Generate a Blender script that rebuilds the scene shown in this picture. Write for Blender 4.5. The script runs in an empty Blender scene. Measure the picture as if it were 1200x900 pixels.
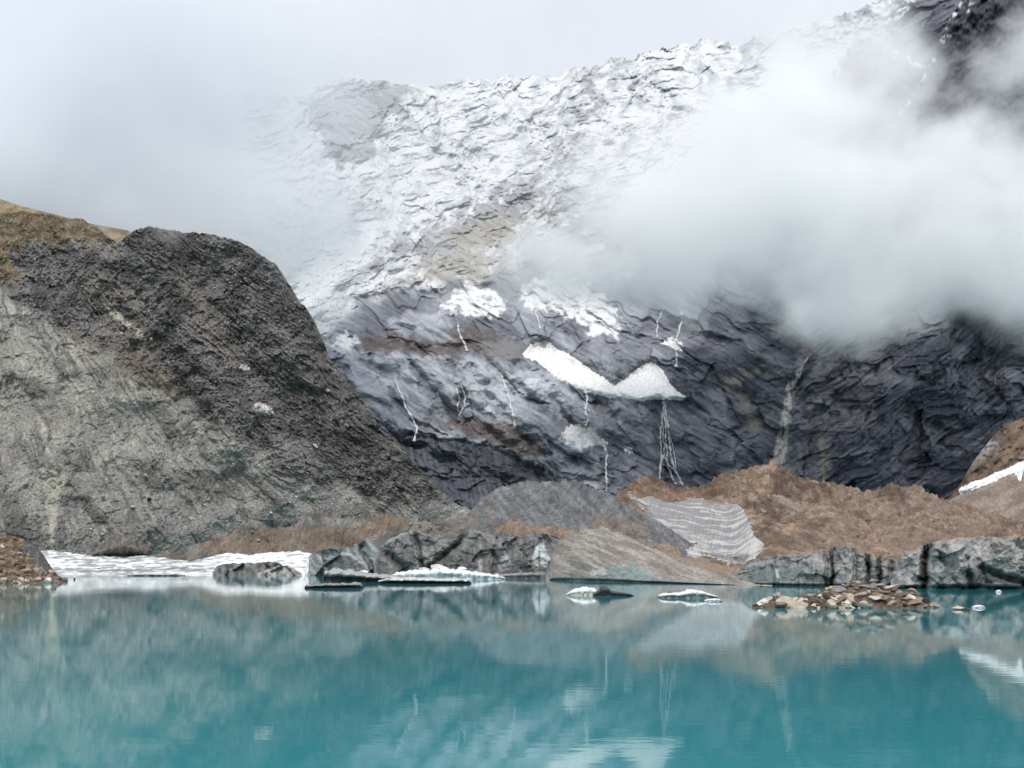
import bpy, math, random
import numpy as np
from concurrent.futures import ThreadPoolExecutor

# ----------------------------------------------------------------------------- basics
sc = bpy.context.scene
COL = sc.collection
F, HX, HY, CH = 1200.0, 600.0, 662.0, 5.0          # focal length in photo pixels, optical axis, eye height over the lake (m)
rng = np.random.default_rng(7)
random.seed(7)

def W(px, py, Y):
    return (px - HX) / F * Y, Y, CH + (HY - py) / F * Y

def shoreY(py):
    return CH * F / (py - HY)

# ----------------------------------------------------------------------------- noise
_pool = ThreadPoolExecutor(4)
_G = np.array([[math.cos(a), math.sin(a)] for a in np.linspace(0, 2 * math.pi, 32, endpoint=False)], np.float32)

def _hash(ix, iy, seed):
    h = (ix.astype(np.uint32) * np.uint32(374761393)) ^ (iy.astype(np.uint32) * np.uint32(668265263)) ^ np.uint32((seed * 2246822519) & 0xffffffff)
    h = (h ^ (h >> np.uint32(13))) * np.uint32(1274126177)
    h = (h ^ (h >> np.uint32(16))) * np.uint32(2246822519)
    return h ^ (h >> np.uint32(15))

def _perlin(x, y, seed):
    fx, fy = np.floor(x), np.floor(y)
    ix, iy = fx.astype(np.int64), fy.astype(np.int64)
    x, y = (x - fx).astype(np.float32), (y - fy).astype(np.float32)
    def d(ox, oy):
        g = _G[_hash(ix + ox, iy + oy, seed) & np.uint32(31)]
        return g[..., 0] * (x - ox) + g[..., 1] * (y - oy)
    u = x * x * x * (x * (x * 6 - 15) + 10); v = y * y * y * (y * (y * 6 - 15) + 10)
    a, b, c, e = d(0, 0), d(1, 0), d(0, 1), d(1, 1)
    return (a + u * (b - a) + v * ((c + u * (e - c)) - (a + u * (b - a)))) * 1.45

def _fbm(x, y, oc, seed, gain, mode):
    t = np.zeros(x.shape, np.float32); a = 1.0; n = 0.0
    for k in range(oc):
        ca, sa = math.cos(.6 + .75 * k), math.sin(.6 + .75 * k); s = 2.03 ** k
        p = _perlin((x * ca - y * sa) * s + 17.3 * k, (x * sa + y * ca) * s - 9.1 * k, seed + k * 31)
        if mode == 'ridge': p = 1 - 2 * np.abs(p)
        elif mode == 'billow': p = 2 * np.abs(p) - 0.6
        t += a * p; n += a; a *= gain
    return t / n * (1.6 if mode == '' else 1.0)

def fbm(x, y, oc=5, seed=1, gain=0.5, mode=''):
    x, y = np.broadcast_arrays(np.asarray(x, np.float64), np.asarray(y, np.float64))
    if x.size < 4000: return _fbm(x, y, oc, seed, gain, mode)
    sh = x.shape; xs = np.array_split(x.ravel(), 8); ys = np.array_split(y.ravel(), 8)
    r = list(_pool.map(lambda q: _fbm(q[0], q[1], oc, seed, gain, mode), zip(xs, ys)))
    return np.concatenate(r).reshape(sh)

def white(shape, seed):
    return np.random.default_rng(seed).random(shape).astype(np.float32)

CUR = {}
def grain(PX, PY, seed, size=2.3):
    """band limited speckle, about 0..1"""
    return np.clip(.5 + .6 * fbm(PX / size, PY / (size * .85), 1, seed), 0, 1)

def _crack(x, y, seed):
    fx, fy = np.floor(x), np.floor(y); ix, iy = fx.astype(np.int64), fy.astype(np.int64)
    best = np.full(x.shape, 9.0, np.float32); second = best.copy(); out = np.zeros(x.shape, np.float32)
    for ox in (-1, 0, 1):
        for oy in (-1, 0, 1):
            h = _hash(ix + ox, iy + oy, seed); g = _hash(ix + ox, iy + oy, seed + 77)
            dx = (x - fx - ox - (h & np.uint32(0xffff)) / 65535.0).astype(np.float32); dy = (y - fy - oy - (h >> np.uint32(16)) / 65535.0).astype(np.float32)
            d = dx * dx + dy * dy; m = d < best
            second = np.where(m, best, np.minimum(second, d)); best = np.where(m, d, best)
            gx = (g & np.uint32(0xff)) / 127.5 - 1; gy = ((g >> np.uint32(8)) & np.uint32(0xff)) / 127.5 - 1; o = ((g >> np.uint32(16)) & np.uint32(0xff)) / 127.5 - 1
            out = np.where(m, .6 * o + gx * dx + gy * dy, out)
    return np.stack([out, np.sqrt(second) - np.sqrt(best)])

def broken(x, y, seed=1, oc=3, gain=.5):
    """jointed rock: planes that lean their own way; returns (height about -1..1, distance to the nearest joint)"""
    x, y = np.broadcast_arrays(np.asarray(x, np.float64), np.asarray(y, np.float64)); sh = x.shape
    tot, a, n, edge = 0, 1.0, 0.0, None
    for k in range(oc):
        xs = np.array_split((x * 2.1 ** k + 3.7 * k).ravel(), 8); ys = np.array_split((y * 2.1 ** k + 8.1 * k).ravel(), 8)
        r = np.concatenate(list(_pool.map(lambda q: _crack(q[0], q[1], seed + 13 * k), zip(xs, ys))), -1)
        tot = tot + a * r[0].reshape(sh); n += a; a *= gain
        if edge is None: edge = r[1].reshape(sh)
    return tot / n * 1.4, edge

def ss(a, b, x):
    t = np.clip((x - a) / (b - a), 0, 1)
    return t * t * (3 - 2 * t)

def mix(a, b, t):
    t = np.asarray(t, np.float32)[..., None]
    return np.asarray(a, np.float32) * (1 - t) + np.asarray(b, np.float32) * t

def curve(pts, soft=3.0):
    """a line through points, its corners rounded over about SOFT photo pixels"""
    pts = np.array(pts, float)
    xs = np.arange(pts[0, 0] - 4 * soft, pts[-1, 0] + 4 * soft, .5)
    k = np.exp(-.5 * (np.arange(-int(6 * soft), int(6 * soft) + 1) * .5 / max(soft, .1)) ** 2); k /= k.sum()
    ys = np.convolve(np.pad(np.interp(xs, pts[:, 0], pts[:, 1]), len(k) // 2, mode='edge'), k, 'valid')
    return lambda x: np.interp(x, xs, ys)

def polysd(x, y, poly):
    """signed distance to a polygon, positive inside"""
    P = np.array(poly, float); d = np.full(x.shape, 1e9); ins = np.zeros(x.shape, bool)
    for i in range(len(P)):
        ax, ay = P[i]; bx, by = P[(i + 1) % len(P)]
        ex, ey = bx - ax, by - ay; wx, wy = x - ax, y - ay
        t = np.clip((wx * ex + wy * ey) / (ex * ex + ey * ey + 1e-9), 0, 1)
        d = np.minimum(d, (wx - ex * t) ** 2 + (wy - ey * t) ** 2)
        c = ((ay <= y) & (by > y)) | ((by <= y) & (ay > y))
        xi = ax + (y - ay) / (by - ay + (1e-9 if by == ay else 0)) * ex
        ins ^= c & (x < xi)
    return np.where(ins, 1, -1) * np.sqrt(d)

def linesd(x, y, pts):
    P = np.array(pts, float); d = np.full(x.shape, 1e9)
    for i in range(len(P) - 1):
        ax, ay = P[i]; bx, by = P[i + 1]
        ex, ey = bx - ax, by - ay; wx, wy = x - ax, y - ay
        t = np.clip((wx * ex + wy * ey) / (ex * ex + ey * ey + 1e-9), 0, 1)
        d = np.minimum(d, (wx - ex * t) ** 2 + (wy - ey * t) ** 2)
    return np.sqrt(d)

def facets(x, y, cells, seed, strength=1.0):
    """broken planes: every cell leans its own way (range about -1..1)"""
    r = np.random.default_rng(seed)
    P = np.column_stack([r.uniform(x.min(), x.max(), cells), r.uniform(y.min(), y.max(), cells)])
    g = r.normal(0, 1, (cells, 2)); o = r.normal(0, .5, cells)
    best = np.full(x.shape, 1e18); out = np.zeros(x.shape)
    for k in range(cells):
        dx, dy = x - P[k, 0], y - P[k, 1]; d = dx * dx + dy * dy
        m = d < best; best = np.where(m, d, best); out = np.where(m, o[k] + (g[k, 0] * dx + g[k, 1] * dy), out)
    return out * strength

# ----------------------------------------------------------------------------- materials
def new_mat(name):
    m = bpy.data.materials.new(name); m.use_nodes = True
    return m, m.node_tree.nodes, m.node_tree.links, m.node_tree.nodes['Principled BSDF']

def attr_mat(name, rough=.9, spec=.25, noise_scale=.3, noise_amt=.35, bump=.3, bump_dist=.6, bump_scale=None):
    """albedo stored per point, broken up by procedural noise in object space, with a bump"""
    m, N, L, b = new_mat(name)
    at = N.new('ShaderNodeAttribute'); at.attribute_name = 'Col'
    tc = N.new('ShaderNodeTexCoord')
    nz = N.new('ShaderNodeTexNoise'); nz.inputs['Scale'].default_value = noise_scale; nz.inputs['Detail'].default_value = 8; nz.inputs['Roughness'].default_value = .7
    L.new(tc.outputs['Object'], nz.inputs['Vector'])
    mr = N.new('ShaderNodeMapRange'); mr.inputs[1].default_value = .25; mr.inputs[2].default_value = .75
    mr.inputs[3].default_value = 1 - noise_amt; mr.inputs[4].default_value = 1 + noise_amt
    L.new(nz.outputs[0], mr.inputs[0])
    mx = N.new('ShaderNodeVectorMath'); mx.operation = 'SCALE'
    L.new(at.outputs['Color'], mx.inputs[0]); L.new(mr.outputs[0], mx.inputs['Scale'])
    L.new(mx.outputs[0], b.inputs['Base Color'])
    b.inputs['Roughness'].default_value = rough; b.inputs['Specular IOR Level'].default_value = spec
    if bump:
        bp = N.new('ShaderNodeBump'); bp.inputs['Strength'].default_value = bump; bp.inputs['Distance'].default_value = bump_dist
        n2 = N.new('ShaderNodeTexNoise'); n2.inputs['Scale'].default_value = bump_scale or noise_scale * 1.7; n2.inputs['Detail'].default_value = 5
        L.new(tc.outputs['Object'], n2.inputs['Vector']); L.new(n2.outputs[0], bp.inputs['Height']); L.new(bp.outputs[0], b.inputs['Normal'])
    return m

M_MOUNT = attr_mat('mountain_rock_and_snow', .85, .3, .25, .22, .35, 1.2)
M_HILL = attr_mat('moraine_gravel', .95, .15, .35, .35, .5, .8)
M_DEBRIS = attr_mat('glacier_debris', .95, .15, .6, .4, .6, .5)
M_ICE = attr_mat('dirty_glacier_ice', .6, .35, 1.1, .38, .6, .4)
M_SNOW = attr_mat('snow', .8, .2, .4, .06, .4, .8)
M_FALL = attr_mat('falling_water', .5, .4, .5, .1, 0)
def _tear(m):
    N, L, b = m.node_tree.nodes, m.node_tree.links, m.node_tree.nodes['Principled BSDF']
    tc = N.new('ShaderNodeTexCoord'); mp = N.new('ShaderNodeMapping'); mp.inputs['Scale'].default_value = (.9, .9, .16); L.new(tc.outputs['Object'], mp.inputs['Vector'])
    nz = N.new('ShaderNodeTexNoise'); nz.inputs['Scale'].default_value = .9; nz.inputs['Detail'].default_value = 4; L.new(mp.outputs[0], nz.inputs['Vector'])
    mr = N.new('ShaderNodeMapRange'); mr.inputs[1].default_value = .36; mr.inputs[2].default_value = .6; mr.inputs[3].default_value = .5; mr.inputs[4].default_value = 1.0
    L.new(nz.outputs[0], mr.inputs[0]); L.new(mr.outputs[0], b.inputs['Alpha'])
_tear(M_FALL)
M_FLOE = attr_mat('floating_ice', .5, .4, 1.5, .12, .4, .1)

def stone_mat(name, c1, c2, scale=1.5):
    m, N, L, b = new_mat(name)
    tc = N.new('ShaderNodeTexCoord'); oi = N.new('ShaderNodeObjectInfo')
    nz = N.new('ShaderNodeTexNoise'); nz.inputs['Scale'].default_value = scale; nz.inputs['Detail'].default_value = 6; nz.inputs['Roughness'].default_value = .7
    L.new(tc.outputs['Object'], nz.inputs['Vector'])
    cr = N.new('ShaderNodeValToRGB'); cr.color_ramp.elements[0].position = .32; cr.color_ramp.elements[1].position = .68
    cr.color_ramp.elements[0].color = (*c1, 1); cr.color_ramp.elements[1].color = (*c2, 1)
    L.new(nz.outputs[0], cr.inputs[0])
    mr = N.new('ShaderNodeMapRange'); mr.inputs[3].default_value = .65; mr.inputs[4].default_value = 1.3
    L.new(oi.outputs['Random'], mr.inputs[0])
    mx = N.new('ShaderNodeVectorMath'); mx.operation = 'SCALE'
    L.new(cr.outputs[0], mx.inputs[0]); L.new(mr.outputs[0], mx.inputs['Scale']); L.new(mx.outputs[0], b.inputs['Base Color'])
    bp = N.new('ShaderNodeBump'); bp.inputs['Strength'].default_value = .5; bp.inputs['Distance'].default_value = .08
    L.new(nz.outputs[0], bp.inputs['Height']); L.new(bp.outputs[0], b.inputs['Normal'])
    b.inputs['Roughness'].default_value = .85; b.inputs['Specular IOR Level'].default_value = .3
    return m

S_TAN = stone_mat('tan_stone', (.29, .235, .17), (.56, .49, .39))
S_BROWN = stone_mat('brown_stone', (.11, .08, .06), (.28, .21, .155))
S_PALE = stone_mat('pale_stone', (.45, .41, .35), (.72, .68, .60))
S_GREY = stone_mat('grey_stone', (.14, .14, .14), (.34, .33, .32))
S_DARK = stone_mat('dark_stone', (.025, .025, .028), (.085, .08, .08))
S_ICE = stone_mat('white_ice', (.66, .69, .70), (.88, .89, .89), .8)

# ----------------------------------------------------------------------------- mesh helpers
def mesh_obj(name, V, Q, C=None, mat=None, parent=None, smooth=True):
    V = np.asarray(V, np.float32).reshape(-1, 3); Q = np.asarray(Q, np.int32); k = Q.shape[1]
    me = bpy.data.meshes.new(name)
    me.vertices.add(len(V)); me.vertices.foreach_set('co', V.ravel())
    me.loops.add(Q.size); me.loops.foreach_set('vertex_index', Q.ravel())
    me.polygons.add(len(Q)); me.polygons.foreach_set('loop_start', np.arange(0, Q.size, k, dtype=np.int32))
    me.update(calc_edges=True); me.validate()
    if C is not None:
        a = me.color_attributes.new('Col', 'FLOAT_COLOR', 'POINT')
        c4 = np.ones((len(V), 4), np.float32); c4[:, :3] = np.clip(np.asarray(C, np.float32).reshape(-1, 3), .004, .9)
        a.data.foreach_set('color', c4.ravel())
    if smooth: me.shade_smooth()
    else: me.shade_flat()
    if mat: me.materials.append(mat)
    o = bpy.data.objects.new(name, me); COL.objects.link(o)
    if parent: o.parent = parent
    return o

def tag(o, label=None, cat=None, group=None, kind=None):
    if label: o['label'] = label
    if cat: o['category'] = cat
    if group: o['group'] = group
    if kind: o['kind'] = kind
    return o

def grid_quads(nv, nu, keep=None):
    i = np.arange(nv * nu).reshape(nv, nu)
    q = np.stack([i[:-1, :-1], i[:-1, 1:], i[1:, 1:], i[1:, :-1]], -1)
    if keep is not None:
        k = keep[:-1, :-1] | keep[:-1, 1:] | keep[1:, 1:] | keep[1:, :-1]
        q = q[k]
    return q.reshape(-1, 4)

class Layer: pass

def relief(name, x0, x1, nu, bot, top, nv, depth, colour, mat, back=(6, 12.0), smooth=True, lift=None, crest=None, fall=9.0):
    """a slope of ground: rows climb from its foot to its crest and fall away behind it"""
    px = np.linspace(x0, x1, nu); v = np.linspace(0, 1, nv)
    PX, V = np.meshgrid(px, v)
    T, B = top(px), bot(px)
    PY = B + (T - B) * V
    Y = depth(PX, PY, V)
    CUR['g'] = (PX, PY)
    C = colour(PX, PY, V)
    up = lift(PX, PY, V) * ss(0, .05, V) if lift else 0
    if crest: up = up - crest(px)[None, :] * np.exp((T[None, :] - PY) / fall)      # the broken skyline stays at the crest
    X, Yw, Z = W(PX, PY - up, Y)
    P = np.stack([X, Yw, Z], -1)
    rows, step = back
    if rows:
        extra, ce = [], []
        for k in range(1, rows + 1):
            e = P[-1].copy(); e[:, 1] += step * k ** 1.5; e[:, 2] -= step * .5 * k ** 1.6 ; e[:, 0] *= e[:, 1] / P[-1][:, 1]
            extra.append(e); ce.append(C[-1])
        P = np.concatenate([P, np.array(extra)]); C = np.concatenate([C, np.array(ce)])
    o = mesh_obj(name, P, grid_quads(P.shape[0], nu), C, mat, smooth=smooth)
    L = Layer(); L.o, L.px, L.T, L.B, L.Y, L.nv = o, px, T, B, Y, nv
    def sample(qx, qy):
        qx, qy = np.broadcast_arrays(np.asarray(qx, float), np.asarray(qy, float))
        fx = np.clip((qx - x0) / (x1 - x0) * (nu - 1), 0, nu - 1.001); ix = fx.astype(int); tx = fx - ix
        t = T[ix] * (1 - tx) + T[ix + 1] * tx; b = B[ix] * (1 - tx) + B[ix + 1] * tx
        fv = np.clip((qy - b) / (t - b) * (nv - 1), 0, nv - 1.001); iv = fv.astype(int); tv = fv - iv
        return (Y[iv, ix] * (1 - tx) + Y[iv, ix + 1] * tx) * (1 - tv) + (Y[iv + 1, ix] * (1 - tx) + Y[iv + 1, ix + 1] * tx) * tv
    L.sample = sample
    def soft(qx, qy, r=9):
        return sum(sample(np.asarray(qx) + dx * r, np.asarray(qy) + dy * r) for dx in (-1, -.5, 0, .5, 1) for dy in (-1, -.5, 0, .5, 1)) / 25
    L.soft = soft
    return L

def patch(name, poly, base, bulge, colour, mat, res=1.0, rough=3.0, seed=1, sink=3.0, edge=14.0, relief_fn=None, smooth=True):
    """a body lying on a slope: thick in its middle, its rim tucked into the ground"""
    P = np.array(poly, float)
    x0, y0 = P.min(0) - 6; x1, y1 = P.max(0) + 6
    nu, nv = int((x1 - x0) / res) + 2, int((y1 - y0) / res) + 2
    PX, PY = np.meshgrid(np.linspace(x0, x1, nu), np.linspace(y1, y0, nv))
    wx = PX + rough * (fbm(PX / 14, PY / 14, 4, seed) + .7 * fbm(PX / 3.6, PY / 3.6, 3, seed + 2)); wy = PY + rough * (fbm(PX / 14, PY / 14, 4, seed + 5) + .7 * fbm(PX / 3.6, PY / 3.6, 3, seed + 7))
    sd = polysd(wx, wy, poly)
    lift = np.where(sd > 0, bulge * ss(0, edge, sd) ** .6, -sink * ss(0, -4, sd) - .02)
    Y = base(PX, PY) - lift - .4
    if relief_fn is not None: Y = Y + relief_fn(PX, PY, sd) * ss(0, 4, sd)
    CUR['g'] = (PX, PY)
    C = colour(PX, PY, sd)
    X, Yw, Z = W(PX, PY, Y)
    return mesh_obj(name, np.stack([X, Yw, Z], -1), grid_quads(nv, nu, sd > -4), C, mat, smooth=smooth)

# ----------------------------------------------------------------------------- the mountain wall and its icefall
def inside(PX, PY, poly, soft=5.0, wob=6.0, seed=3, size=18.0):
    return ss(-soft, soft, polysd(PX + wob * fbm(PX / size, PY / size, 4, seed), PY + wob * fbm(PX / size, PY / size, 4, seed + 9), poly))

def near(PX, PY, pts, width, wob=4.0, seed=3, size=16.0):
    d = linesd(PX + wob * fbm(PX / size, PY / size, 4, seed), PY + wob * fbm(PX / size, PY / size, 4, seed + 9), pts)
    return np.exp(-(d / width) ** 2)

def ridge(PX, PY, pts, width, wob=5.0, seed=3):
    d = linesd(PX + wob * fbm(PX / 24, PY / 24, 5, seed), PY + wob * fbm(PX / 24, PY / 24, 5, seed + 9), pts)
    return np.maximum(0, 1 - d / width)

def saw(t):
    f = t - np.floor(t)
    return np.where(f < .76, f / .76, (1 - f) / .24)

M = {}
def w0(M): return M['warp']
SLABS = [[(392, 406), (430, 412), (462, 470), (484, 508), (446, 496), (418, 458)], [(434, 414), (472, 412), (494, 452), (514, 502), (482, 492), (452, 446)], [(478, 414), (512, 416), (538, 452), (536, 480), (506, 450)],
         [(530, 426), (560, 418), (612, 466), (690, 524), (660, 540), (604, 502), (548, 472)], [(455, 376), (480, 366), (530, 370), (532, 404), (490, 406), (462, 396)], [(600, 440), (640, 436), (700, 480), (712, 510), (660, 490)]]
CONE_A = [(612, 414), (624, 404), (637, 400), (660, 412), (690, 432), (718, 451), (728, 464), (716, 466), (700, 462), (680, 456), (660, 446), (636, 428)]
DOME = [(656, 513), (664, 502), (678, 499), (694, 503), (706, 515), (712, 522), (700, 519), (690, 524), (676, 516)]
CONE_B = [(714, 458), (738, 440), (756, 428), (763, 424), (774, 432), (782, 444), (786, 452), (804, 466), (798, 469), (776, 467), (748, 469), (730, 464)]
def mount_fields(PX, PY):
    if 'k' in M and M['k'] == PX.shape: return
    M['k'] = PX.shape
    M['warp'] = fbm(PX / 85, PY / 85, 4, 11)
    M['snowline'] = curve([(280, 420), (380, 398), (405, 362), (450, 345), (500, 338), (560, 330), (600, 318), (650, 312), (720, 330), (800, 300), (900, 190), (1000, 90), (1060, 30), (1100, -60), (1300, -150)])(PX)
    M['up'] = ss(9, -9, PY - M['snowline'] + 16 * fbm(PX / 30, PY / 30, 4, 12))
    M['wr'] = ss(880, 990, PX + .2 * (PY - 450))
    M['dl'] = PY - .55 * PX; M['al'] = PX + .55 * PY
    M['dr'] = PY + .75 * PX; M['ar'] = PX - .75 * PY
    M['cliff'] = inside(PX, PY, [(440, 505), (470, 506), (505, 514), (575, 520), (640, 552), (690, 582), (700, 640), (440, 640)], 4, 7, 21)
    M['cone'] = np.maximum(np.maximum(inside(PX, PY, CONE_A, 8, 1, 430), inside(PX, PY, CONE_B, 8, 1, 431)), .8 * inside(PX, PY, DOME, 6, 1, 432))
    M['band'] = near(PX, PY, [(530, 295), (575, 250), (610, 222), (660, 188), (690, 130), (725, 64)], 26, 10, 22)
    M['serac'] = fbm(PX / 30, PY / 22, 6, 13, .55, 'ridge')
    M['blocks'] = fbm(PX / 9 + .4 * M['warp'], PY / 6, 4, 14, .6)
    M['crag'] = fbm(PX / 26 + M['warp'], PY / 18, 6, 15, .6)
    M['jl'], M['jle'] = broken(M['dl'] / 25 + .9 * w0(M), M['al'] / 60 + .5 * w0(M), 33, 4, .5)
    M['jr'], M['jre'] = broken(M['dr'] / 24 + .9 * w0(M), M['ar'] / 58 + .5 * w0(M), 34, 4, .52)
    M['blk'], M['blke'] = broken((PX - .7 * PY) / 30 + 1.3 * w0(M), (.6 * PX + PY) / 13 + 1.3 * w0(M), 35, 4, .6); M['calm'] = ss(-.35, .45, fbm(PX / 50 + 5, PY / 40, 4, 36))
    M['slab'] = [inside(PX, PY, p, 5, 5, 50 + i) for i, p in enumerate(SLABS)]

def mount_depth(PX, PY, V):
    mount_fields(PX, PY)
    yl = np.interp(PY, [-60, 60, 200, 330, 372, 420, 520, 600, 660], [3650, 3250, 2600, 1930, 1760, 1610, 1500, 1420, 1370])
    yr = np.interp(PY, [-60, 60, 200, 330, 420, 600, 660], [2350, 2150, 1820, 1610, 1500, 1370, 1330])
    k = ss(730, 960, PX + .3 * (PY - 300))
    Y = yl * (1 - k) + yr * k
    up, wr, w = M['up'], M['wr'], M['warp']
    ice = -22 * M['serac'] - (12 + 20 * M['calm']) * .8 * M['blk'] - 50 * fbm(PX / 90, PY / 70, 3, 16) - 10 * M['crag'] - 9 * saw((PY + .45 * PX) / 24 + 1.6 * w)
    sl = 26 * saw(M['dl'] / 62 + .55 * w) + 7 * saw(M['dl'] / 23 + .6 * w + .12 * M['crag']) + 1.8 * fbm(M['dl'] / 7 + .6 * w, M['al'] / 46, 5, 30, .6, 'ridge')
    sr = 14 * saw(M['dr'] / 64 + .7 * w) + 6 * saw(M['dr'] / 21 + .8 * w + .3 * M['crag']) + 2.2 * fbm(M['dr'] / 8 + .8 * w, M['ar'] / 36, 5, 32, .6, 'ridge')
    sl = sl * .62 + 13 * M['jl'] * (1 - .6 * np.minimum(1, sum(M['slab']))); sr = sr * .55 + 15 * M['jr']
    rock = -(sl * (1 - wr) + sr * wr) - 4 * M['crag'] - 30 * fbm(PX / 110, PY / 90, 4, 17) - 1.2 * fbm(PX / 6, PY / 5, 3, 29, .6) - 17 * sum(M['slab'])
    Y = Y + up * ice + (1 - up) * rock * (1 - .95 * M['cone']) - (10 - 1.25 * (450 - PY) * (PY < 490)) * M['cone']
    # the bench above the dark cliff juts out, gullies are cut back
    Y = Y + 11 * M['cliff'] * ss(640, 520, PY)
    Y = Y + 22 * near(PX, PY, [(612, 425), (650, 470), (700, 520), (712, 580)], 10) + 24 * near(PX, PY, [(940, 425), (922, 470), (915, 560)], 16)
    Y = Y + 26 * near(PX, PY, [(545, 432), (600, 500), (690, 545)], 9, 6, 31) + 20 * near(PX, PY, [(770, 470), (785, 570)], 12)
    Y = Y - 30 * near(PX, PY, [(800, 420), (845, 470), (860, 560)], 26) - 30 * near(PX, PY, [(1000, 400), (960, 480), (965, 570)], 22) - 34 * near(PX, PY, [(1120, 400), (1050, 470), (1010, 560)], 24)
    return Y

def mount_colour(PX, PY, V):
    mount_fields(PX, PY)
    up, wr, w = M['up'], M['wr'], M['warp']
    t = np.where(wr > .5, M['dr'], M['dl']); a = np.where(wr > .5, M['ar'], M['al'])
    streak = fbm(t / 5 + 1.2 * w, a / 60, 5, 41, .6); broad = fbm(PX / 55 + w, PY / 45, 5, 42)
    fine = fbm(PX / 4, PY / 3.5, 3, 43)
    # rock
    lightness = .43 + .26 * streak + .34 * broad + .07 * fine
    grad = [ss(500, 408, PY - .25 * (PX - 440)), ss(505, 412, PY), ss(485, 414, PY), ss(545, 425, PY), ss(410, 368, PY), ss(520, 440, PY)]
    slabs = sum(m * g for m, g in zip(M['slab'], grad))
    lightness = lightness + slabs * (.62 + .30 * streak)
    lightness = lightness * (1 - .74 * M['cliff']) - .05 * wr - .24 * ss(690, 830, PX)
    lightness = np.clip(lightness, 0, 1)
    C = mix((.048, .054, .073), (.48, .497, .535), lightness)
    cr = np.where(wr > .5, M['jre'], M['jle'])
    C = C * (1 - .25 * ss(.10, .0, cr) * (1 - up))[..., None]
    C = C * (1 + .22 * np.where(wr > .5, M['jr'], M['jl']))[..., None]
    C = C * (1 - M['cliff'] * (.25 - .5 * fbm((PX - .2 * PY) / 3.2, PY / 46, 4, 46)))[..., None]
    # brown turf and gravel on the benches
    br = 0
    for i, p in enumerate([[(398, 398), (470, 392), (520, 402), (560, 405), (530, 418), (440, 412)], [(500, 492), (545, 487), (600, 500), (650, 530), (622, 540), (560, 512)],
                           [(515, 390), (560, 384), (620, 405), (610, 425), (560, 418)]]):
        br = np.maximum(br, inside(PX, PY, p, 4, 8, 60 + i, 12))
    C = mix(C, (.125, .095, .080), br * .85 * ss(-.45, .15, fbm(PX / 8 + w, PY / 4, 5, 47, .62) + .2))
    C = mix(C, (.135, .085, .065), .45 * inside(PX, PY, [(930, 385), (1040, 380), (1040, 450), (1000, 510), (940, 520), (960, 440)], 14, 26, 64) * ss(-.2, .4, fbm(PX / 16, PY / 12, 4, 65)))
    # scree apron high on the wall and pale veins
    C = mix(C, (.24, .24, .25), .8 * inside(PX, PY, [(556, 402), (600, 398), (632, 408), (600, 425), (570, 414)], 4, 4, 66))
    C = mix(C, (.34, .30, .22), .8 * near(PX, PY, [(852, 452), (872, 440), (892, 432)], 4.5, 4, 67, 8) * ss(-.3, .2, streak))
    C = mix(C, (.26, .23, .17), .6 * near(PX, PY, [(870, 470), (885, 500)], 6, 5, 68, 8))
    C = mix(C, (.28, .25, .18), .7 * near(PX, PY, [(962, 512), (966, 560)], 4, 4, 69, 8))
    # pale gravel chute
    dch = linesd(PX + 3 * fbm(PX / 9, PY / 9, 3, 70), PY, [(940, 428), (926, 455), (921, 490), (914, 530), (908, 562)])
    C = mix(C, (.62, .60, .56), .97 * ss(1.05, .45, dch / np.interp(PY, [425, 455, 500, 545, 565], [1.5, 5.5, 8, 10, 17])) * ss(-.8, .1, fbm(PX / 5, PY / 30, 4, 71)))
    # dirty snow on the ledges under the icefall
    sn = 0
    for i, p in enumerate([[(514, 364), (528, 346), (545, 332), (564, 330), (590, 350), (588, 372), (560, 372)], [(608, 346), (622, 332), (642, 322), (672, 326), (704, 344), (726, 368), (728, 398), (712, 390), (696, 392), (676, 378), (660, 366), (640, 362), (624, 366), (612, 354)],
                           [(658, 512), (668, 500), (694, 502), (708, 520), (690, 528), (670, 524)], [(385, 404), (402, 390), (425, 398), (410, 410)]]):
        sn = np.maximum(sn, inside(PX, PY, p, 3, 9, 72 + i, 10))
    sf = fbm((PX + .5 * PY) / 16 + w, (PY - .5 * PX) / 7 + w, 6, 77, .62)
    C = mix(C, mix((.40, .41, .42), (.80, .81, .80), ss(-.35, .35, sf + .2)), .95 * sn * ss(-.5, -.1, sf + .2))
    # icefall: broken snow with grey rock bands showing through
    rocky = .50 * fbm(PX / 24 + 1.4 * w, PY / 13 + .45 * PX / 24 + w, 6, 78, .64) + .40 * fbm((PX + 1.1 * PY) / 30 + w, (PX - PY) / 70 + 2 * w, 5, 84, .6) + .12 * fine + .34 * M['band'] - .03 + .22 * fbm(PX / 70, PY / 60, 3, 85)
    rocky = rocky + .42 * inside(PX, PY, [(430, 300), (520, 262), (600, 235), (690, 215), (760, 280), (720, 350), (420, 350)], 26, 22, 79) - .25 * ss(150, 60, PY) * ss(700, 600, PX)
    rocky = rocky + .7 * inside(PX, PY, [(365, 130), (420, 92), (500, 100), (450, 140), (430, 190), (380, 190)], 8, 10, 80)
    rk = .95 * ss(.0, .5, rocky) * ss(-.9, .2, M['blk'] + .5)
    warm = inside(PX, PY, [(470, 310), (560, 260), (640, 245), (680, 300), (600, 345), (480, 350)], 22, 18, 81)
    rc = mix((.29, .30, .31), (.33, .30, .25), warm * .8) * (1 + .5 * streak[..., None])
    icec = mix(mix((.68, .69, .695), (.48, .52, .53), ss(.0, .6, fbm(PX / 18, PY / 14, 4, 82) + .5 * ss(.15, 0, M['blke']))), rc, rk)
    icec = mix(icec, (.86, .87, .87), inside(PX, PY, [(340, 330), (385, 292), (440, 262), (430, 300), (380, 345), (340, 380)], 8, 8, 83))
    C = mix(C, icec, up)
    return C

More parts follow.
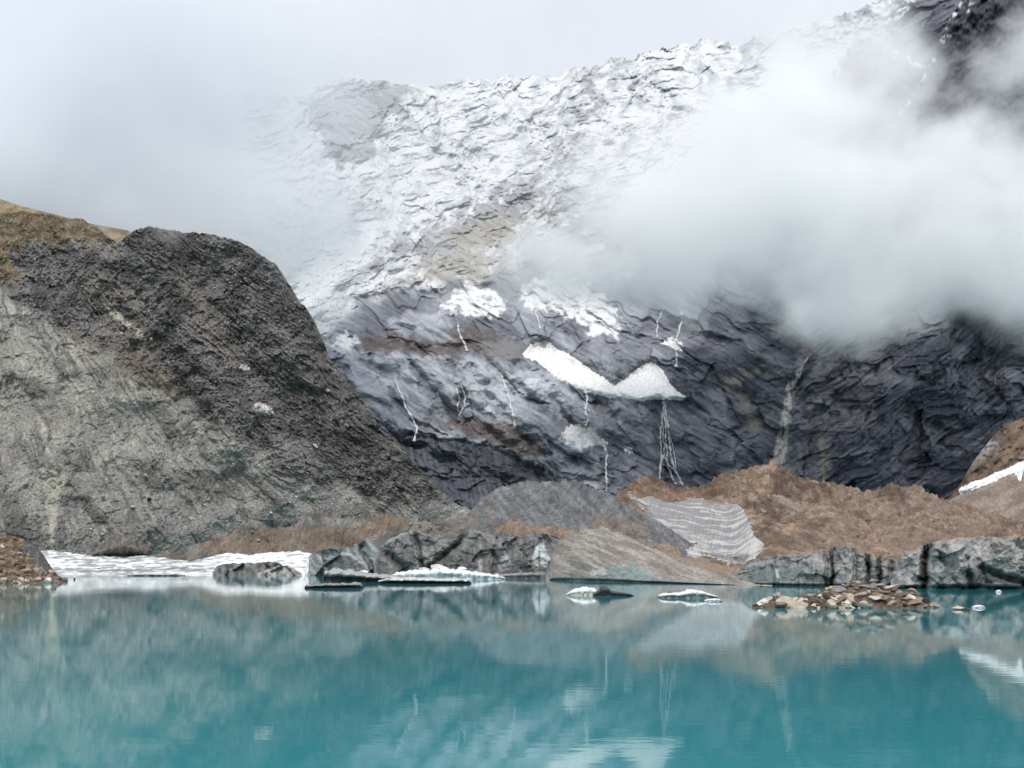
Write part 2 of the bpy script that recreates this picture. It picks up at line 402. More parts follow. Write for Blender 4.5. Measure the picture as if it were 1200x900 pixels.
mtop = curve([(270, 118), (330, 112), (360, 104), (400, 91), (440, 94), (498, 101), (512, 99), (545, 91), (600, 91), (650, 89), (676, 82), (692, 77), (708, 79), (722, 67), (760, 63), (775, 55), (790, 52), (835, 48), (870, 52), (930, 34), (1000, 15), (1100, -40), (1280, -70)])
def mount_crest(px):
    return 7 * fbm(px / 16, px * 0 + .3, 5, 19, .6) * ss(520, 560, px) + 3 * fbm(px / 20, px * 0 + 5.3, 4, 20)
mountain = relief('mountain', 280, 1290, 900, lambda x: x * 0 + 645, mtop, 680, mount_depth, mount_colour, M_MOUNT, (6, 60), crest=mount_crest)
tag(mountain.o, 'dark rock wall with slanting slabs and a broken snowy icefall above', kind='structure')

# dark spurs that stand out of the cloud at the upper right
def spur(name, crest, foot, Y0, seed, label):
    xs = [p[0] for p in crest]; ct = curve(crest); nu = int((xs[-1] - xs[0]) * 1.0)
    def dep(PX, PY, V):
        w = fbm(PX / 50, PY / 50, 4, seed)
        return Y0 + 260 * V - 16 * saw((PY + .9 * PX) / 34 + 1.3 * w) - 22 * fbm(PX / 24, PY / 24, 6, seed + 1, .6) - 5 * saw((PY + .9 * PX) / 11 + 1.6 * w)
    def colr(PX, PY, V):
        f = fbm(PX / 12, PY / 9, 5, seed + 2)
        C = mix((.030, .032, .045), (.10, .10, .12), ss(-.5, .8, f))
        return mix(C, (.78, .80, .82), .9 * ss(.15, .45, fbm(PX / 10, PY / 6, 4, seed + 3) + .9 * ss(.82, 1.02, V) - .75))
    L = relief(name, xs[0], xs[-1], nu, lambda x: x * 0 + foot, ct, 150, dep, colr, M_MOUNT, (5, 40), crest=lambda x: 3 * fbm(x / 9, x * 0, 4, seed + 4, .6))
    tag(L.o, label, kind='structure'); return L
spur('mountain_spur', [(930, 150), (960, 104), (985, 70), (1005, 46), (1020, 43), (1034, 52), (1060, 62), (1100, 90)], 330, 1660, 101, 'dark snow dusted rock spur peeking from the cloud')
spur('mountain_spur', [(1040, 150), (1066, 116), (1085, 84), (1100, 52), (1112, 22), (1125, 2), (1150, -30), (1200, -60), (1290, -80)], 300, 1560, 111, 'steep dark rock spur rising into the cloud at the upper right')
spur('mountain_spur', [(1120, 205), (1150, 172), (1168, 148), (1188, 124), (1210, 104), (1290, 60)], 360, 1450, 121, 'low dark rock spur at the right edge below the cloud')

# ----------------------------------------------------------------------------- slopes either side of the lake
def rubble(C, seed, amt=.45):
    PX, PY = CUR['g']
    k = grain(PX, PY, seed)
    return C * (1 - amt / 2 + amt * k)[..., None]

tan_top = curve([(-60, 212), (-20, 226), (0, 233), (22, 241), (60, 250), (110, 263), (150, 270), (175, 283), (230, 320)])
L_tan = relief('grassy_hill', -60, 230, 220, lambda x: x * 0 + 340, tan_top, 60,
      lambda PX, PY, V: 1080 + 140 * V + .3 * PX - 5 * fbm(PX / 20, PY / 12, 5, 131),
      lambda PX, PY, V: rubble(mix((.17, .135, .085), (.30, .235, .15), ss(-.3, .5, fbm(PX / 16, PY / 7, 5, 132) + .4 * ss(60, 0, PX))), 133, .3), M_HILL)
tag(L_tan.o, 'tan grassy ridge behind the dark moraine slope', kind='structure')

m_top = curve([(-80, 240), (-20, 249), (0, 250), (26, 249), (60, 253), (95, 258), (112, 266), (130, 281), (138, 285), (150, 277), (160, 269), (172, 266), (186, 268), (215, 274), (245, 275), (270, 280), (290, 288), (306, 300), (326, 313), (336, 330), (346, 346), (366, 372), (376, 392), (382, 412), (402, 442), (450, 500), (500, 560), (527, 586), (560, 604), (600, 640)])
def fan(PX, PY):
    d = PY - 660
    return (PX - .12 * d) / (1 - .0017 * np.clip(-d, 0, 420))
H = {}
def moraine_fields(PX, PY):
    if H.get('k') == PX.shape: return
    H['k'] = PX.shape
    H['x0'] = fan(PX, PY); H['w'] = fbm(PX / 60, PY / 60, 4, 141)
    H['dark'] = inside(PX, PY, [(10, 292), (30, 281), (100, 286), (138, 288), (155, 262), (300, 270), (345, 330), (400, 430), (470, 515), (540, 590), (430, 585), (330, 552), (262, 500), (205, 452), (150, 428), (80, 395), (-10, 330)], 10, 18, 142, 40)
    H['brown'] = inside(PX, PY, [(-90, 230), (90, 248), (140, 284), (96, 286), (36, 282), (8, 300), (30, 330), (-90, 330)], 5, 10, 144, 20)
    H['gul'] = fbm(H['x0'] / 17 + 1.2 * H['w'], PY / 75 + .6 * H['w'], 5, 145, .55, 'ridge')
    H['rill'] = fbm(H['x0'] / 6 + 1.6 * H['w'], PY / 34 + H['w'], 5, 146, .62)
    H['crag'] = .55 * fbm(PX / 22, PY / 20, 6, 147, .62) + .6 * broken(PX / 11 + H['w'], PY / 10 + .4 * H['w'], 157, 4, .6)[0]
def moraine_depth(PX, PY, V):
    moraine_fields(PX, PY)
    Y = (715 + .40 * PX) * (1 - V ** 1.15) + (900 + .12 * PX) * V ** 1.15
    Y = Y - 19 * ridge(PX, PY, [(158, 262), (186, 340), (232, 420), (300, 500), (400, 580), (520, 720)], 60, 9, 148)
    Y = Y + 10 * near(PX, PY, [(138, 285), (160, 360), (200, 440), (250, 500)], 18, 8, 149)
    Y = Y - 5 * ridge(PX, PY, [(-40, 330), (60, 394), (150, 436), (230, 490), (320, 560), (450, 720)], 46, 8, 150)
    Y = Y - 6 * ridge(PX, PY, [(100, 286), (124, 330), (180, 390), (230, 450), (400, 700)], 34, 8, 158)
    Y = Y - 15 * ridge(PX, PY, [(245, 275), (300, 370), (380, 470), (460, 560), (580, 720)], 40, 10, 151)
    Y = Y - 5 * ridge(PX, PY, [(306, 300), (345, 380), (420, 490), (580, 720)], 22, 8, 159)
    Y = Y - 7 * near(PX, PY, [(55, 545), (110, 580), (150, 625)], 16, 5, 152)
    pt = ss(-.5, .5, fbm(PX / 70, PY / 50, 3, 160)); Y = Y - 4.6 * pt * H['gul'] - 1.0 * pt * H['rill'] - (2.6 + 2.8 * H['dark']) * H['crag'] - 10 * fbm(PX / 90, PY / 90, 3, 153)
    return Y - .9 * grain(PX, PY, 154) * (.4 + H['dark']) 
def moraine_colour(PX, PY, V):
    moraine_fields(PX, PY)
    k = fbm(PX / 45, PY / 45, 5, 155)
    base = mix((.232, .222, .198), (.365, .35, .308), ss(-.5, .6, .45 * H['rill'] + .7 * k))
    base = mix(base, (.175, .175, .17), ss(480, 640, PY) * .6)
    base = mix(base, (.10, .095, .085), .75 * ss(.30, .62, H['gul']) * ss(-.4, .3, fbm(PX / 50, PY / 40, 3, 172)))
    base = mix(base, (.42, .405, .35), .5 * ss(.15, .6, H['rill']) * ss(-.2, .4, k))
    dk = mix((.062, .058, .058), (.165, .154, .148), ss(-.6, .8, k + .7 * H['crag'] + .3 * H['rill']))
    C = mix(base, dk, H['dark'] * .93)
    # lighter and brown scree inside the dark face
    for i, (p, c, a) in enumerate([([(90, 320), (140, 330), (180, 380), (200, 430), (160, 420), (110, 370)], (.19, .165, .135), .7),
                                   ([(200, 330), (232, 325), (262, 380), (300, 420), (270, 430), (220, 380)], (.20, .175, .14), .6),
                                   ([(10, 335), (80, 350), (160, 400), (185, 428), (120, 410), (40, 372)], (.20, .19, .185), .6),
                                   ([(60, 375), (150, 405), (210, 440), (260, 500), (200, 470), (110, 420)], (.135, .105, .08), .75),
                                   ([(262, 470), (330, 500), (420, 575), (330, 560)], (.20, .19, .175), .5)]):
        C = mix(C, c, a * inside(PX, PY, p, 9, 12, 156 + i, 14) * ss(-.6, .3, H['rill'] + k))
    C = mix(C, mix((.105, .083, .055), (.20, .155, .10), ss(-.4, .5, fbm(PX / 14, PY / 8, 5, 162))), H['brown'])
    C = mix(C, (.45, .42, .35), .85 * inside(PX, PY, [(120, 360), (132, 362), (166, 388), (172, 398), (150, 384)], 2, 4, 163, 9))
    C = mix(C, (.47, .44, .37), .8 * near(PX, PY, [(-10, 453), (10, 457), (26, 460)], 4, 4, 164, 9) + 0)
    C = mix(C, (.42, .40, .34), .6 * near(PX, PY, [(48, 440), (62, 444)], 2.5, 3, 165, 9))
    C = mix(C, (.40, .385, .315), .85 * inside(PX, PY, [(47, 548), (66, 552), (80, 560), (72, 580), (66, 600), (63, 642), (59, 642), (55, 600)], 2, 2.5, 166, 9))
    specks = fbm(PX / 2.2, PY / 2.0, 2, 167)
    C = mix(C, (.40, .39, .37), .7 * ss(.55, .8, specks + .25 * fbm(PX / 40, PY / 40, 3, 169)))
    return rubble(C, 168, .42)
L_mor = relief('moraine_hill', -80, 600, 760, lambda x: x * 0 + 664, m_top, 470, moraine_depth, moraine_colour, M_HILL, (8, 10), crest=lambda x: 2.6 * fbm(x / 9, x * 0 + 1.7, 5, 170, .6) - 1)
tag(L_mor.o, 'steep grey and dark moraine slope with gullies left of the lake', kind='structure')

# right-hand scree
r2 = curve([(1080, 612), (1104, 592), (1124, 570), (1138, 545), (1150, 528), (1168, 506), (1184, 496), (1200, 489), (1240, 470), (1300, 450)])
L_r2 = relief('scree_hill', 1080, 1300, 230, lambda x: x * 0 + 650, r2, 150,
      lambda PX, PY, V: 930 + 180 * V - 8 * fbm(PX / 16, PY / 16, 6, 181, .6) - 4 * saw((PY + .7 * PX) / 16 + fbm(PX / 40, PY / 40, 3, 182)),
      lambda PX, PY, V: rubble(mix(mix((.11, .085, .065), (.22, .155, .11), ss(-.4, .5, fbm((PX + PY) / 14, (PX - PY) / 40, 5, 183))), (.33, .32, .32),
                     .8 * near(PX, PY, [(1128, 548), (1150, 530), (1166, 518)], 6, 5, 184, 10)), 185, .3), M_HILL)
tag(L_r2.o, 'brown scree slope at the right above the snow strip', kind='structure')
r1 = curve([(1040, 640), (1098, 594), (1114, 585), (1140, 573), (1170, 559), (1200, 545), (1240, 528), (1300, 508)])
L_r1 = relief('scree_hill', 1040, 1300, 270, lambda x: x * 0 + 660, r1, 120,
      lambda PX, PY, V: 760 + 120 * V - 3 * fbm(PX / 22, PY / 18, 5, 188, .55),
      lambda PX, PY, V: rubble(mix((.185, .145, .12), (.28, .225, .185), ss(-.5, .5, fbm((PX + 2 * PY) / 22, (2 * PX - PY) / 60, 5, 189))), 190, .3), M_HILL)
tag(L_r1.o, 'smooth pale brown scree slope below the snow strip', kind='structure')

# debris-covered glacier at the head of the lake
h_top = curve([(60, 668), (90, 655), (118, 650), (180, 652), (225, 640), (252, 631), (276, 622), (296, 607), (318, 620), (336, 618), (352, 609), (372, 600), (398, 606), (430, 606), (455, 600), (478, 610), (520, 608), (545, 600), (566, 582), (592, 573), (620, 565), (652, 561), (672, 563), (690, 570), (712, 580), (738, 592), (770, 612), (820, 640)])
HF = curve(list(zip([60, 300, 400, 460, 560, 700, 820], [650, 640, 590, 520, 455, 400, 380])), 22)
def hum_depth(PX, PY, V):
    f = HF(PX)
    Y = f + (40 + 110 * ss(480, 600, PX) - 90 * ss(640, 740, PX)) * V
    Y = Y - 12 * near(PX, PY, [(560, 590), (600, 612), (690, 628)], 14)
    Y = Y - 9 * near(PX, PY, [(296, 608), (330, 640)], 12) - 9 * near(PX, PY, [(372, 602), (430, 640)], 14)
    return Y
def ground_bumps(PX, Y, seed, big, rock, fine):
    """hummocks, boulders and gravel of a debris mound, laid out in metres on the ground; result in photo pixels"""
    X = (PX - HX) / F * Y
    h = big * fbm(X / 30, Y / 42, 4, seed) + rock * broken(X / 8 + fbm(X / 20, Y / 20, 3, seed + 1), Y / 8, seed + 2, 4, .62)[0] + .4 * rock * broken(X / 2.6, Y / 2.8, seed + 4, 2, .6)[0] + fine * fbm(X / 1.5, Y / 2.2, 3, seed + 3, .6)
    return h * F / Y
def hum_lift(PX, PY, V):
    return ground_bumps(PX, hum_depth(PX, PY, V), 201, 1.8, 1.4, .16) * (.35 + .65 * V)
def hum_colour(PX, PY, V):
    k = fbm(PX / 30, PY / 14, 5, 204)
    C = mix((.115, .105, .09), (.20, .185, .165), ss(-.5, .6, k))
    g = mix((.12, .125, .13), (.20, .20, .20), ss(-.4, .6, fbm((PX - PY) / 9, (PX + PY) / 50, 5, 205)))
    C = mix(C, g, ss(530, 590, PX))
    for i, (p, c, a) in enumerate([([(240, 632), (300, 622), (400, 618), (470, 612), (480, 600), (420, 640), (300, 648), (240, 648)], (.185, .135, .095), .7),
                                   ([(425, 612), (455, 602), (480, 610), (470, 620), (430, 622)], (.23, .16, .105), .75),
                                   ([(575, 612), (600, 612), (680, 622), (740, 632), (800, 640), (800, 655), (700, 645), (620, 630), (580, 622)], (.26, .175, .115), .8),
                                   ([(700, 600), (760, 612), (758, 640), (690, 618)], (.19, .15, .125), .8),
                                   ([(350, 612), (400, 606), (440, 610), (400, 622)], (.20, .195, .185), .6)]):
        C = mix(C, c, a * inside(PX, PY, p, 3, 5, 206 + i, 22) * ss(-.5, .1, fbm(PX / 9, PY / 4, 4, 214, .6) + .15))
    Yd = hum_depth(PX, PY, V); Xd = (PX - HX) / F * Yd
    C = C * (1 + .4 * broken(Xd / 4, Yd / 4.5, 215, 3, .7)[0])[..., None]
    return rubble(C, 212, .12)
L_hum = relief('debris_hill', 60, 820, 900, lambda x: x * 0 + 676, h_top, 190, hum_depth, hum_colour, M_DEBRIS, (6, 8), lift=hum_lift)
tag(L_hum.o, 'low grey and brown debris mounds behind the ice at the head of the lake', kind='structure')

b_top = curve([(690, 640), (700, 606), (716, 582), (728, 572), (745, 561), (764, 562), (782, 567), (812, 572), (830, 566), (846, 557), (866, 547), (886, 543), (902, 545), (914, 549), (940, 561), (962, 566), (985, 571), (1022, 573), (1046, 572), (1060, 580), (1076, 577), (1092, 580), (1108, 584), (1130, 593), (1152, 600), (1178, 607), (1200, 613), (1300, 628)])
BF = curve([(690, 430), (800, 330), (900, 270), (1000, 262), (1300, 262)], 30); BC = curve([(690, 560), (760, 600), (880, 620), (1050, 560), (1300, 430)], 30)
def brown_depth(PX, PY, V):
    f = BF(PX); c = BC(PX)
    Y = f + (c - f) * V ** .9
    return Y
STRIPE = [(737, 580), (748, 584), (764, 582), (778, 588), (806, 587), (840, 590), (862, 590), (872, 598), (878, 614), (884, 628), (895, 638), (888, 652), (872, 660), (854, 658), (830, 652), (800, 650), (770, 650), (754, 648), (752, 630), (762, 612), (756, 598)]
def brown_lift(PX, PY, V):
    k = ground_bumps(PX, brown_depth(PX, PY, V), 221, 5.0, 2.3, .2)
    k = k + 5 * near(PX, PY, [(905, 548), (930, 570), (980, 590), (1060, 620)], 10, 6, 223) - 4 * near(PX, PY, [(880, 560), (905, 590), (960, 620), (1040, 640)], 10, 6, 224)
    return k * (.25 + .75 * V) * (1 - .97 * ss(-12, 2, polysd(PX, PY, STRIPE)))
def brown_colour(PX, PY, V):
    k = fbm(PX / 32, PY / 12, 5, 226); s = fbm((PX - 2.2 * PY) / 10, (2.2 * PX + PY) / 90, 5, 227)
    C = mix((.125, .092, .070), (.285, .21, .155), ss(-.5, .6, .8 * k + .5 * s))
    C = mix(C, (.25, .185, .145), ss(930, 1010, PX) * .65)
    C = mix(C, (.085, .060, .048), .8 * inside(PX, PY, [(898, 556), (930, 558), (972, 572), (975, 584), (930, 580), (902, 572)], 5, 10, 228, 10))
    C = mix(C, (.09, .066, .052), .75 * inside(PX, PY, [(890, 585), (920, 590), (925, 602), (895, 604), (872, 594)], 5, 10, 229, 10))
    C = mix(C, (.10, .075, .062), .8 * inside(PX, PY, [(1022, 572), (1046, 570), (1062, 582), (1058, 594), (1030, 584)], 4, 5, 230, 10))
    C = mix(C, (.27, .25, .22), .7 * inside(PX, PY, [(895, 576), (925, 580), (950, 596), (925, 600)], 5, 6, 231, 10))
    C = mix(C, (.11, .065, .042), .5 * near(PX, PY, [(725, 575), (760, 566), (800, 575), (845, 570)], 8, 6, 232))
    C = mix(C, (.29, .175, .10), .45 * ss(.25, .6, fbm(PX / 9, PY / 3, 4, 233)) * ss(1000, 900, PX))
    Yd = brown_depth(PX, PY, V); Xd = (PX - HX) / F * Yd
    C = C * (1 + .45 * broken(Xd / 5, Yd / 6, 236, 3, .7)[0])[..., None]
    C = mix(C, (.10, .075, .06), .6 * ss(.15, .6, fbm(Xd / 14, Yd / 14, 5, 237)))
    return rubble(C, 234, .12)
L_brn = relief('debris_hill', 690, 1300, 760, lambda x: x * 0 + 683, b_top, 330, brown_depth, brown_colour, M_DEBRIS, (6, 8), lift=brown_lift)
tag(L_brn.o, 'rust brown boulder covered glacier mound right of the striped ice', kind='structure')
#PART3
# ----------------------------------------------------------------------------- glacier ice at the water
def cliff(name, bot_pts, top_pts, lean, depth_fn, colour, label, cat, res=1.0, back=(7, 5), mat=None, nv=60, lift=None):
    bc, tc = curve(bot_pts, 6), curve(top_pts, 1.6)
    x0, x1 = top_pts[0][0], top_pts[-1][0]
    L = relief(name, x0, x1, int((x1 - x0) / res) + 2, lambda x: bc(x) + 1.2, tc, nv,
               lambda PX, PY, V: shoreY(bc(PX)) + lean * V + depth_fn(PX, PY, V), colour, mat or M_ICE, back, lift=lift, crest=lambda x: 1.3 * fbm(x / 7, x * 0 + x0, 4, 301, .6), fall=4.0)
    tag(L.o, label, cat); return L

# right: the tall grey headland and the lower greenish cliff beside it
def right_depth(PX, PY, V):
    f = facets(PX, PY * 1.2, 26, 311, .10)
    d = np.clip(f, -4, 4) * .8 - .5 * broken(PX / 14, PY / 12, 303, 3)[0] - 1.2 * fbm(PX / 14, PY / 14, 5, 312)
    for p, a, w in [([(1087, 640), (1083, 660), (1084, 692)], 7, 4.0), ([(1095, 640), (1100, 662), (1094, 690)], -2.5, 6), ([(1132, 655), (1137, 692)], 3, 4), ([(1150, 665), (1165, 672), (1200, 684)], 3, 4)]:
        d = d + a * near(PX, PY, p, w, 2, 313)
    return d + 4.0 * ss(.14, .03, V) - 3.5 * near(PX, PY, [(1110, 634), (1132, 665)], 9, 2, 314)
def right_colour(PX, PY, V):
    s = fbm((PX * .7 + PY) / 5, (PX - PY) / 30, 5, 315); k = fbm(PX / 16, PY / 14, 4, 316)
    C = mix((.21, .21, .205), (.42, .41, .39), ss(-.5, .6, .6 * s + .6 * k + .3 * (V - .5)))
    C = mix(C, (.13, .165, .16), .7 * ss(.5, .1, V + .35 * k))
    C = mix(C, (.06, .062, .062), .8 * inside(PX, PY, [(1132, 668), (1160, 668), (1200, 680), (1300, 684), (1300, 692), (1140, 692)], 3, 4, 317))
    C = mix(C, (.035, .036, .037), .9 * near(PX, PY, [(1089, 640), (1083, 660), (1083, 692)], 4, 2, 318))
    C = mix(C, (.55, .58, .57), .6 * near(PX, PY, [(1150, 689), (1170, 685), (1200, 688), (1300, 690)], 2.2, 2, 319))
    C = mix(C, (.29, .24, .20), .7 * ss(.86, 1, V + .1 * k))
    return C
cliff('ice_cliff', [(1040, 689), (1084, 690.5), (1300, 692)], [(1044, 678), (1052, 655), (1062, 648), (1078, 641), (1086, 637), (1100, 634), (1118, 631), (1150, 629), (1180, 630), (1210, 628), (1300, 627)], 7,
      right_depth, right_colour, 'tall grey ice headland with a dark vertical crack at the right end of the shore', 'ice cliff')

def low_depth(PX, PY, V):
    d = np.clip(facets(PX, PY, 22, 321, .08), -3, 3) * .7 - .5 * broken(PX / 14, PY / 13, 304, 3)[0] - 1.0 * fbm(PX / 12, PY / 14, 5, 322)
    for x, a, w in [(967, 2.5, 2.5), (974, 4, 2), (1001, 2.5, 3), (1016, 5, 2.5), (1028, 4, 2.5), (1043, 4, 4), (905, 1.5, 2)]:
        d = d + a * near(PX, PY, [(x, 636), (x + 2, 660), (x + 1, 692)], w, 2.5, 323 + x)
    return d + 2.6 * ss(.12, .03, V)
def low_colour(PX, PY, V):
    s = fbm(PX / 4, PY / 16, 4, 331); h = fbm(PX / 40 + PY / 60, PY / 3.2, 4, 332); k = fbm(PX / 18, PY / 16, 4, 333)
    C = mix((.15, .155, .15), (.34, .335, .32), ss(-.5, .5, .4 * s + .5 * h + .5 * k))
    C = mix(C, (.11, .155, .145), .7 * inside(PX, PY, [(876, 668), (905, 660), (945, 662), (945, 680), (890, 686), (870, 684)], 5, 6, 334))
    C = mix(C, (.085, .125, .12), .75 * inside(PX, PY, [(1010, 680), (1040, 672), (1050, 690), (1008, 690)], 4, 4, 335))
    for x in (973, 1016, 1029):
        C = mix(C, (.03, .031, .033), .85 * near(PX, PY, [(x, 645), (x + 2, 662), (x + 1, 690)], 2.2, 2.5, 336 + x))
    C = mix(C, (.68, .72, .71), .6 * near(PX, PY, [(910, 668), (911, 676)], 1.6, 1, 337))
    return mix(C, (.27, .20, .15), .8 * ss(.88, .99, V + .12 * k))
cliff('ice_cliff', [(858, 685), (905, 686), (1060, 689.5)], [(858, 684), (868, 664), (880, 655), (905, 651), (935, 648), (968, 643), (985, 638), (1000, 641), (1015, 648), (1032, 651), (1046, 655), (1060, 668)], 6,
      low_depth, low_colour, 'low greenish grey ice cliff with thin black cracks behind the rock island', 'ice cliff')

# middle: rounded debris covered front
def mid_depth(PX, PY, V):
    return 34 * V ** 1.6 + 3 * ss(.09, .03, V) - 1.5 * fbm(PX / 24, PY / 12, 5, 341) * ss(.5, .1, V)
def mid_colour(PX, PY, V):
    k = fbm((PX - 2.5 * PY) / 12, (PX + PY) / 60, 5, 343)
    C = mix((.20, .18, .155), (.36, .335, .30), ss(-.5, .6, k))
    C = mix(C, (.26, .155, .085), .75 * inside(PX, PY, [(770, 646), (815, 644), (855, 656), (868, 668), (850, 676), (815, 664)], 5, 6, 344) * ss(-.4, .3, k))
    C = mix(C, (.16, .26, .25), .7 * inside(PX, PY, [(706, 676), (716, 664), (742, 660), (765, 668), (772, 680), (730, 681)], 3, 5, 345))
    C = mix(C, (.50, .50, .48), .75 * inside(PX, PY, [(690, 682), (694, 670), (706, 668), (716, 678), (718, 682)], 2, 3, 346))
    C = mix(C, (.27, .265, .26), .8 * ss(.22, .10, V + .05 * k))
    return rubble(C, 347, .12)
cliff('glacier_snout', [(640, 679.5), (690, 681.5), (780, 683.5), (905, 687)], [(640, 678), (648, 640), (660, 626), (684, 621), (706, 621), (726, 625), (742, 634), (762, 643), (784, 648), (812, 654), (838, 660), (862, 668), (884, 681), (905, 686)], 0,
      mid_depth, mid_colour, 'rounded tan debris covered ice front with a turquoise patch at its foot', 'glacier ice', back=(7, 6), mat=M_DEBRIS, nv=110, lift=lambda PX, PY, V: ground_bumps(PX, mid_depth(PX, PY, V) + shoreY(682.0), 341, 1.0, .8, .12) * ss(.1, .4, V))

# left of centre: the dark cracked cliff
def dark_depth(PX, PY, V):
    d = 9 * V - np.clip(facets(PX, PY, 24, 351, .16), -7, 7) * .5 - 1.8 * broken(PX / 17, PY / 15, 305, 4)[0] - 2.0 * fbm(PX / 12, PY / 10, 5, 352) * .5
    for p, a, w in [([(486, 620), (492, 645), (496, 676)], 8, 2.5), ([(548, 620), (538, 636), (524, 648), (500, 668)], 9, 4), ([(582, 630), (578, 676)], 5, 2.5), ([(640, 630), (650, 650)], 5, 3), ([(455, 650), (475, 668)], 8, 5)]:
        d = d + .55 * a * near(PX, PY, p, w, 2, 353)
    return d
def dark_colour(PX, PY, V):
    s = fbm(PX / 5, PY / 22, 5, 361); k = fbm(PX / 20, PY / 14, 4, 362)
    C = mix((.095, .094, .091), (.25, .245, .235), ss(-.5, .6, .5 * s + .6 * k + .2 * (V - .5)))
    C = mix(C, (.25, .25, .245), .55 * ss(.70, .98, V + .12 * k) * ss(620, 590, PX))
    for p, w in [([(486, 622), (492, 645), (496, 672)], 1.6), ([(546, 622), (538, 636), (524, 648), (503, 664)], 2.2), ([(456, 650), (474, 668)], 5)]:
        C = mix(C, (.03, .03, .031), .75 * near(PX, PY, p, w, 2, 363))
    C = mix(C, (.66, .67, .66), .9 * inside(PX, PY, [(623, 664), (626, 642), (634, 636), (640, 644), (646, 656), (640, 664)], 1.5, 3, 364, 7) * ss(-.5, .1, s + .3))
    C = mix(C, (.45, .46, .46), .7 * inside(PX, PY, [(584, 668), (587, 652), (595, 650), (600, 668)], 2, 3, 365, 7))
    C = mix(C, (.55, .55, .54), .8 * near(PX, PY, [(655, 660), (656, 672)], 2.5, 1, 366)); C = mix(C, (.5, .5, .49), .7 * near(PX, PY, [(562, 652), (563, 672)], 2, 1, 367))
    C = mix(C, (.42, .41, .38), .7 * near(PX, PY, [(450, 638), (462, 630), (480, 624)], 2.2, 1.5, 368))
    return C
cliff('ice_cliff', [(438, 676), (560, 677), (690, 679)], [(438, 660), (446, 642), (456, 632), (470, 626), (484, 620), (498, 626), (512, 631), (528, 633), (544, 624), (556, 620), (572, 626), (590, 630), (610, 628), (632, 624), (650, 628), (664, 634), (672, 650), (680, 676)], 0,
      dark_depth, dark_colour, 'dark grey cracked ice cliff with a white scar behind the long ice slabs', 'ice cliff', back=(7, 6))

def slab_colour(PX, PY, V):
    s = fbm((PX - .6 * PY) / 5, (PX * .6 + PY) / 22, 5, 371)
    C = mix((.10, .115, .115), (.30, .32, .31), ss(-.5, .6, s))
    C = mix(C, (.06, .065, .066), .6 * inside(PX, PY, [(384, 668), (392, 655), (405, 650), (420, 656), (415, 668)], 3, 4, 372))
    C = mix(C, (.5, .52, .51), .7 * near(PX, PY, [(384, 654), (398, 648), (410, 650), (424, 660)], 1.6, 1.5, 373))
    return mix(C, (.05, .05, .05), .8 * inside(PX, PY, [(364, 650), (384, 642), (398, 644), (380, 652)], 2, 3, 374))
cliff('ice_block', [(360, 674.4), (470, 675)], [(362, 652), (372, 646), (388, 642), (402, 643), (416, 638), (430, 632), (438, 630), (446, 640), (456, 652), (466, 668)], 6,
      lambda PX, PY, V: -np.clip(facets(PX, PY, 12, 375, .2), -5, 5) - 1.6 * fbm(PX / 10, PY / 10, 5, 376) + 6 * near(PX, PY, [(424, 640), (436, 668)], 4),
      slab_colour, 'tilted blue grey ice block at the right end of the white ice shelf', 'ice block', back=(6, 6))

# striped bare ice face
stripe_poly = [(737, 580), (748, 584), (764, 582), (778, 588), (806, 587), (840, 590), (862, 590), (872, 598), (878, 614), (884, 628), (895, 638), (888, 652), (872, 660), (854, 658), (830, 652), (800, 650), (770, 650), (754, 648), (752, 630), (762, 612), (756, 598)]
def stripe_colour(PX, PY, sd):
    w = fbm(PX / 40, PY / 25, 3, 381)
    t = PY - .16 * (PX - 750) + 4.5 * np.exp(-((PX - 745) / 14) ** 2) - ss(835, 895, PX) * (PX - 835) * -.45 + 3 * w
    b = fbm(PX / 60, t / 2.1, 4, 382, .6) + .25 * fbm(PX / 12, t / 5, 3, 383)
    v = fbm((PX + .25 * PY) / 1.9, PY / 30, 3, 384)
    C = mix((.235, .232, .232), (.50, .49, .465), ss(.02, .5, b + .25 * ss(620, 650, PY) + .35 * ss(850, 890, PX) + .1 * v))
    C = C * (1 + .12 * v)[..., None]
    C = mix(C, (.10, .105, .105), .8 * inside(PX, PY, [(852, 656), (868, 648), (878, 650), (872, 660)], 2, 2, 385))
    return mix(C, (.24, .20, .165), .6 * ss(5, 0, sd) * ss(600, 580, PY))
o = patch('glacier_ice', stripe_poly, L_brn.sample, 9, stripe_colour, M_ICE, .8, 2.0, 386, 4, 9,
          lambda PX, PY, sd: -1.0 * fbm((PX + .25 * PY) / 2.5, PY / 40, 3, 387) - 1.2 * fbm(PX / 50, (PY - .16 * PX) / 4, 3, 388))
tag(o, 'pale bare ice face with curved dirty stripes set in the brown debris mound', 'glacier ice')

# white ice shelf and blocks along the left shore
def shelf_colour(PX, PY, V):
    h = fbm(PX / 26, PY / 2.0 + .03 * PX, 4, 391, .6); k = fbm(PX / 10, PY / 4, 4, 392)
    C = mix((.32, .33, .325), (.86, .87, .86), ss(-.3, .3, h + .6 * k + .3 * ss(200, 290, PX)))
    return mix(C, (.17, .165, .155), .8 * near(PX, PY, [(60, 668), (140, 669), (205, 666), (240, 668)], 1.6, 2, 393) + 0)
cliff('ice_shelf', [(40, 672.6), (200, 673), (385, 673.2)], [(42, 646), (60, 645), (84, 648), (112, 651), (140, 652), (172, 651), (200, 655), (224, 658), (246, 652), (268, 648), (292, 650), (320, 647), (352, 646), (372, 650), (386, 662)], 0,
      lambda PX, PY, V: 60 * V - 4 * fbm(PX / 20, PY / 6, 5, 394) - 1.5 * fbm(PX / 6, PY / 3, 4, 395), shelf_colour,
      'long white ice shelf lying along the left shore below the moraine', 'ice shelf', back=(4, 6), mat=M_FLOE, nv=46)

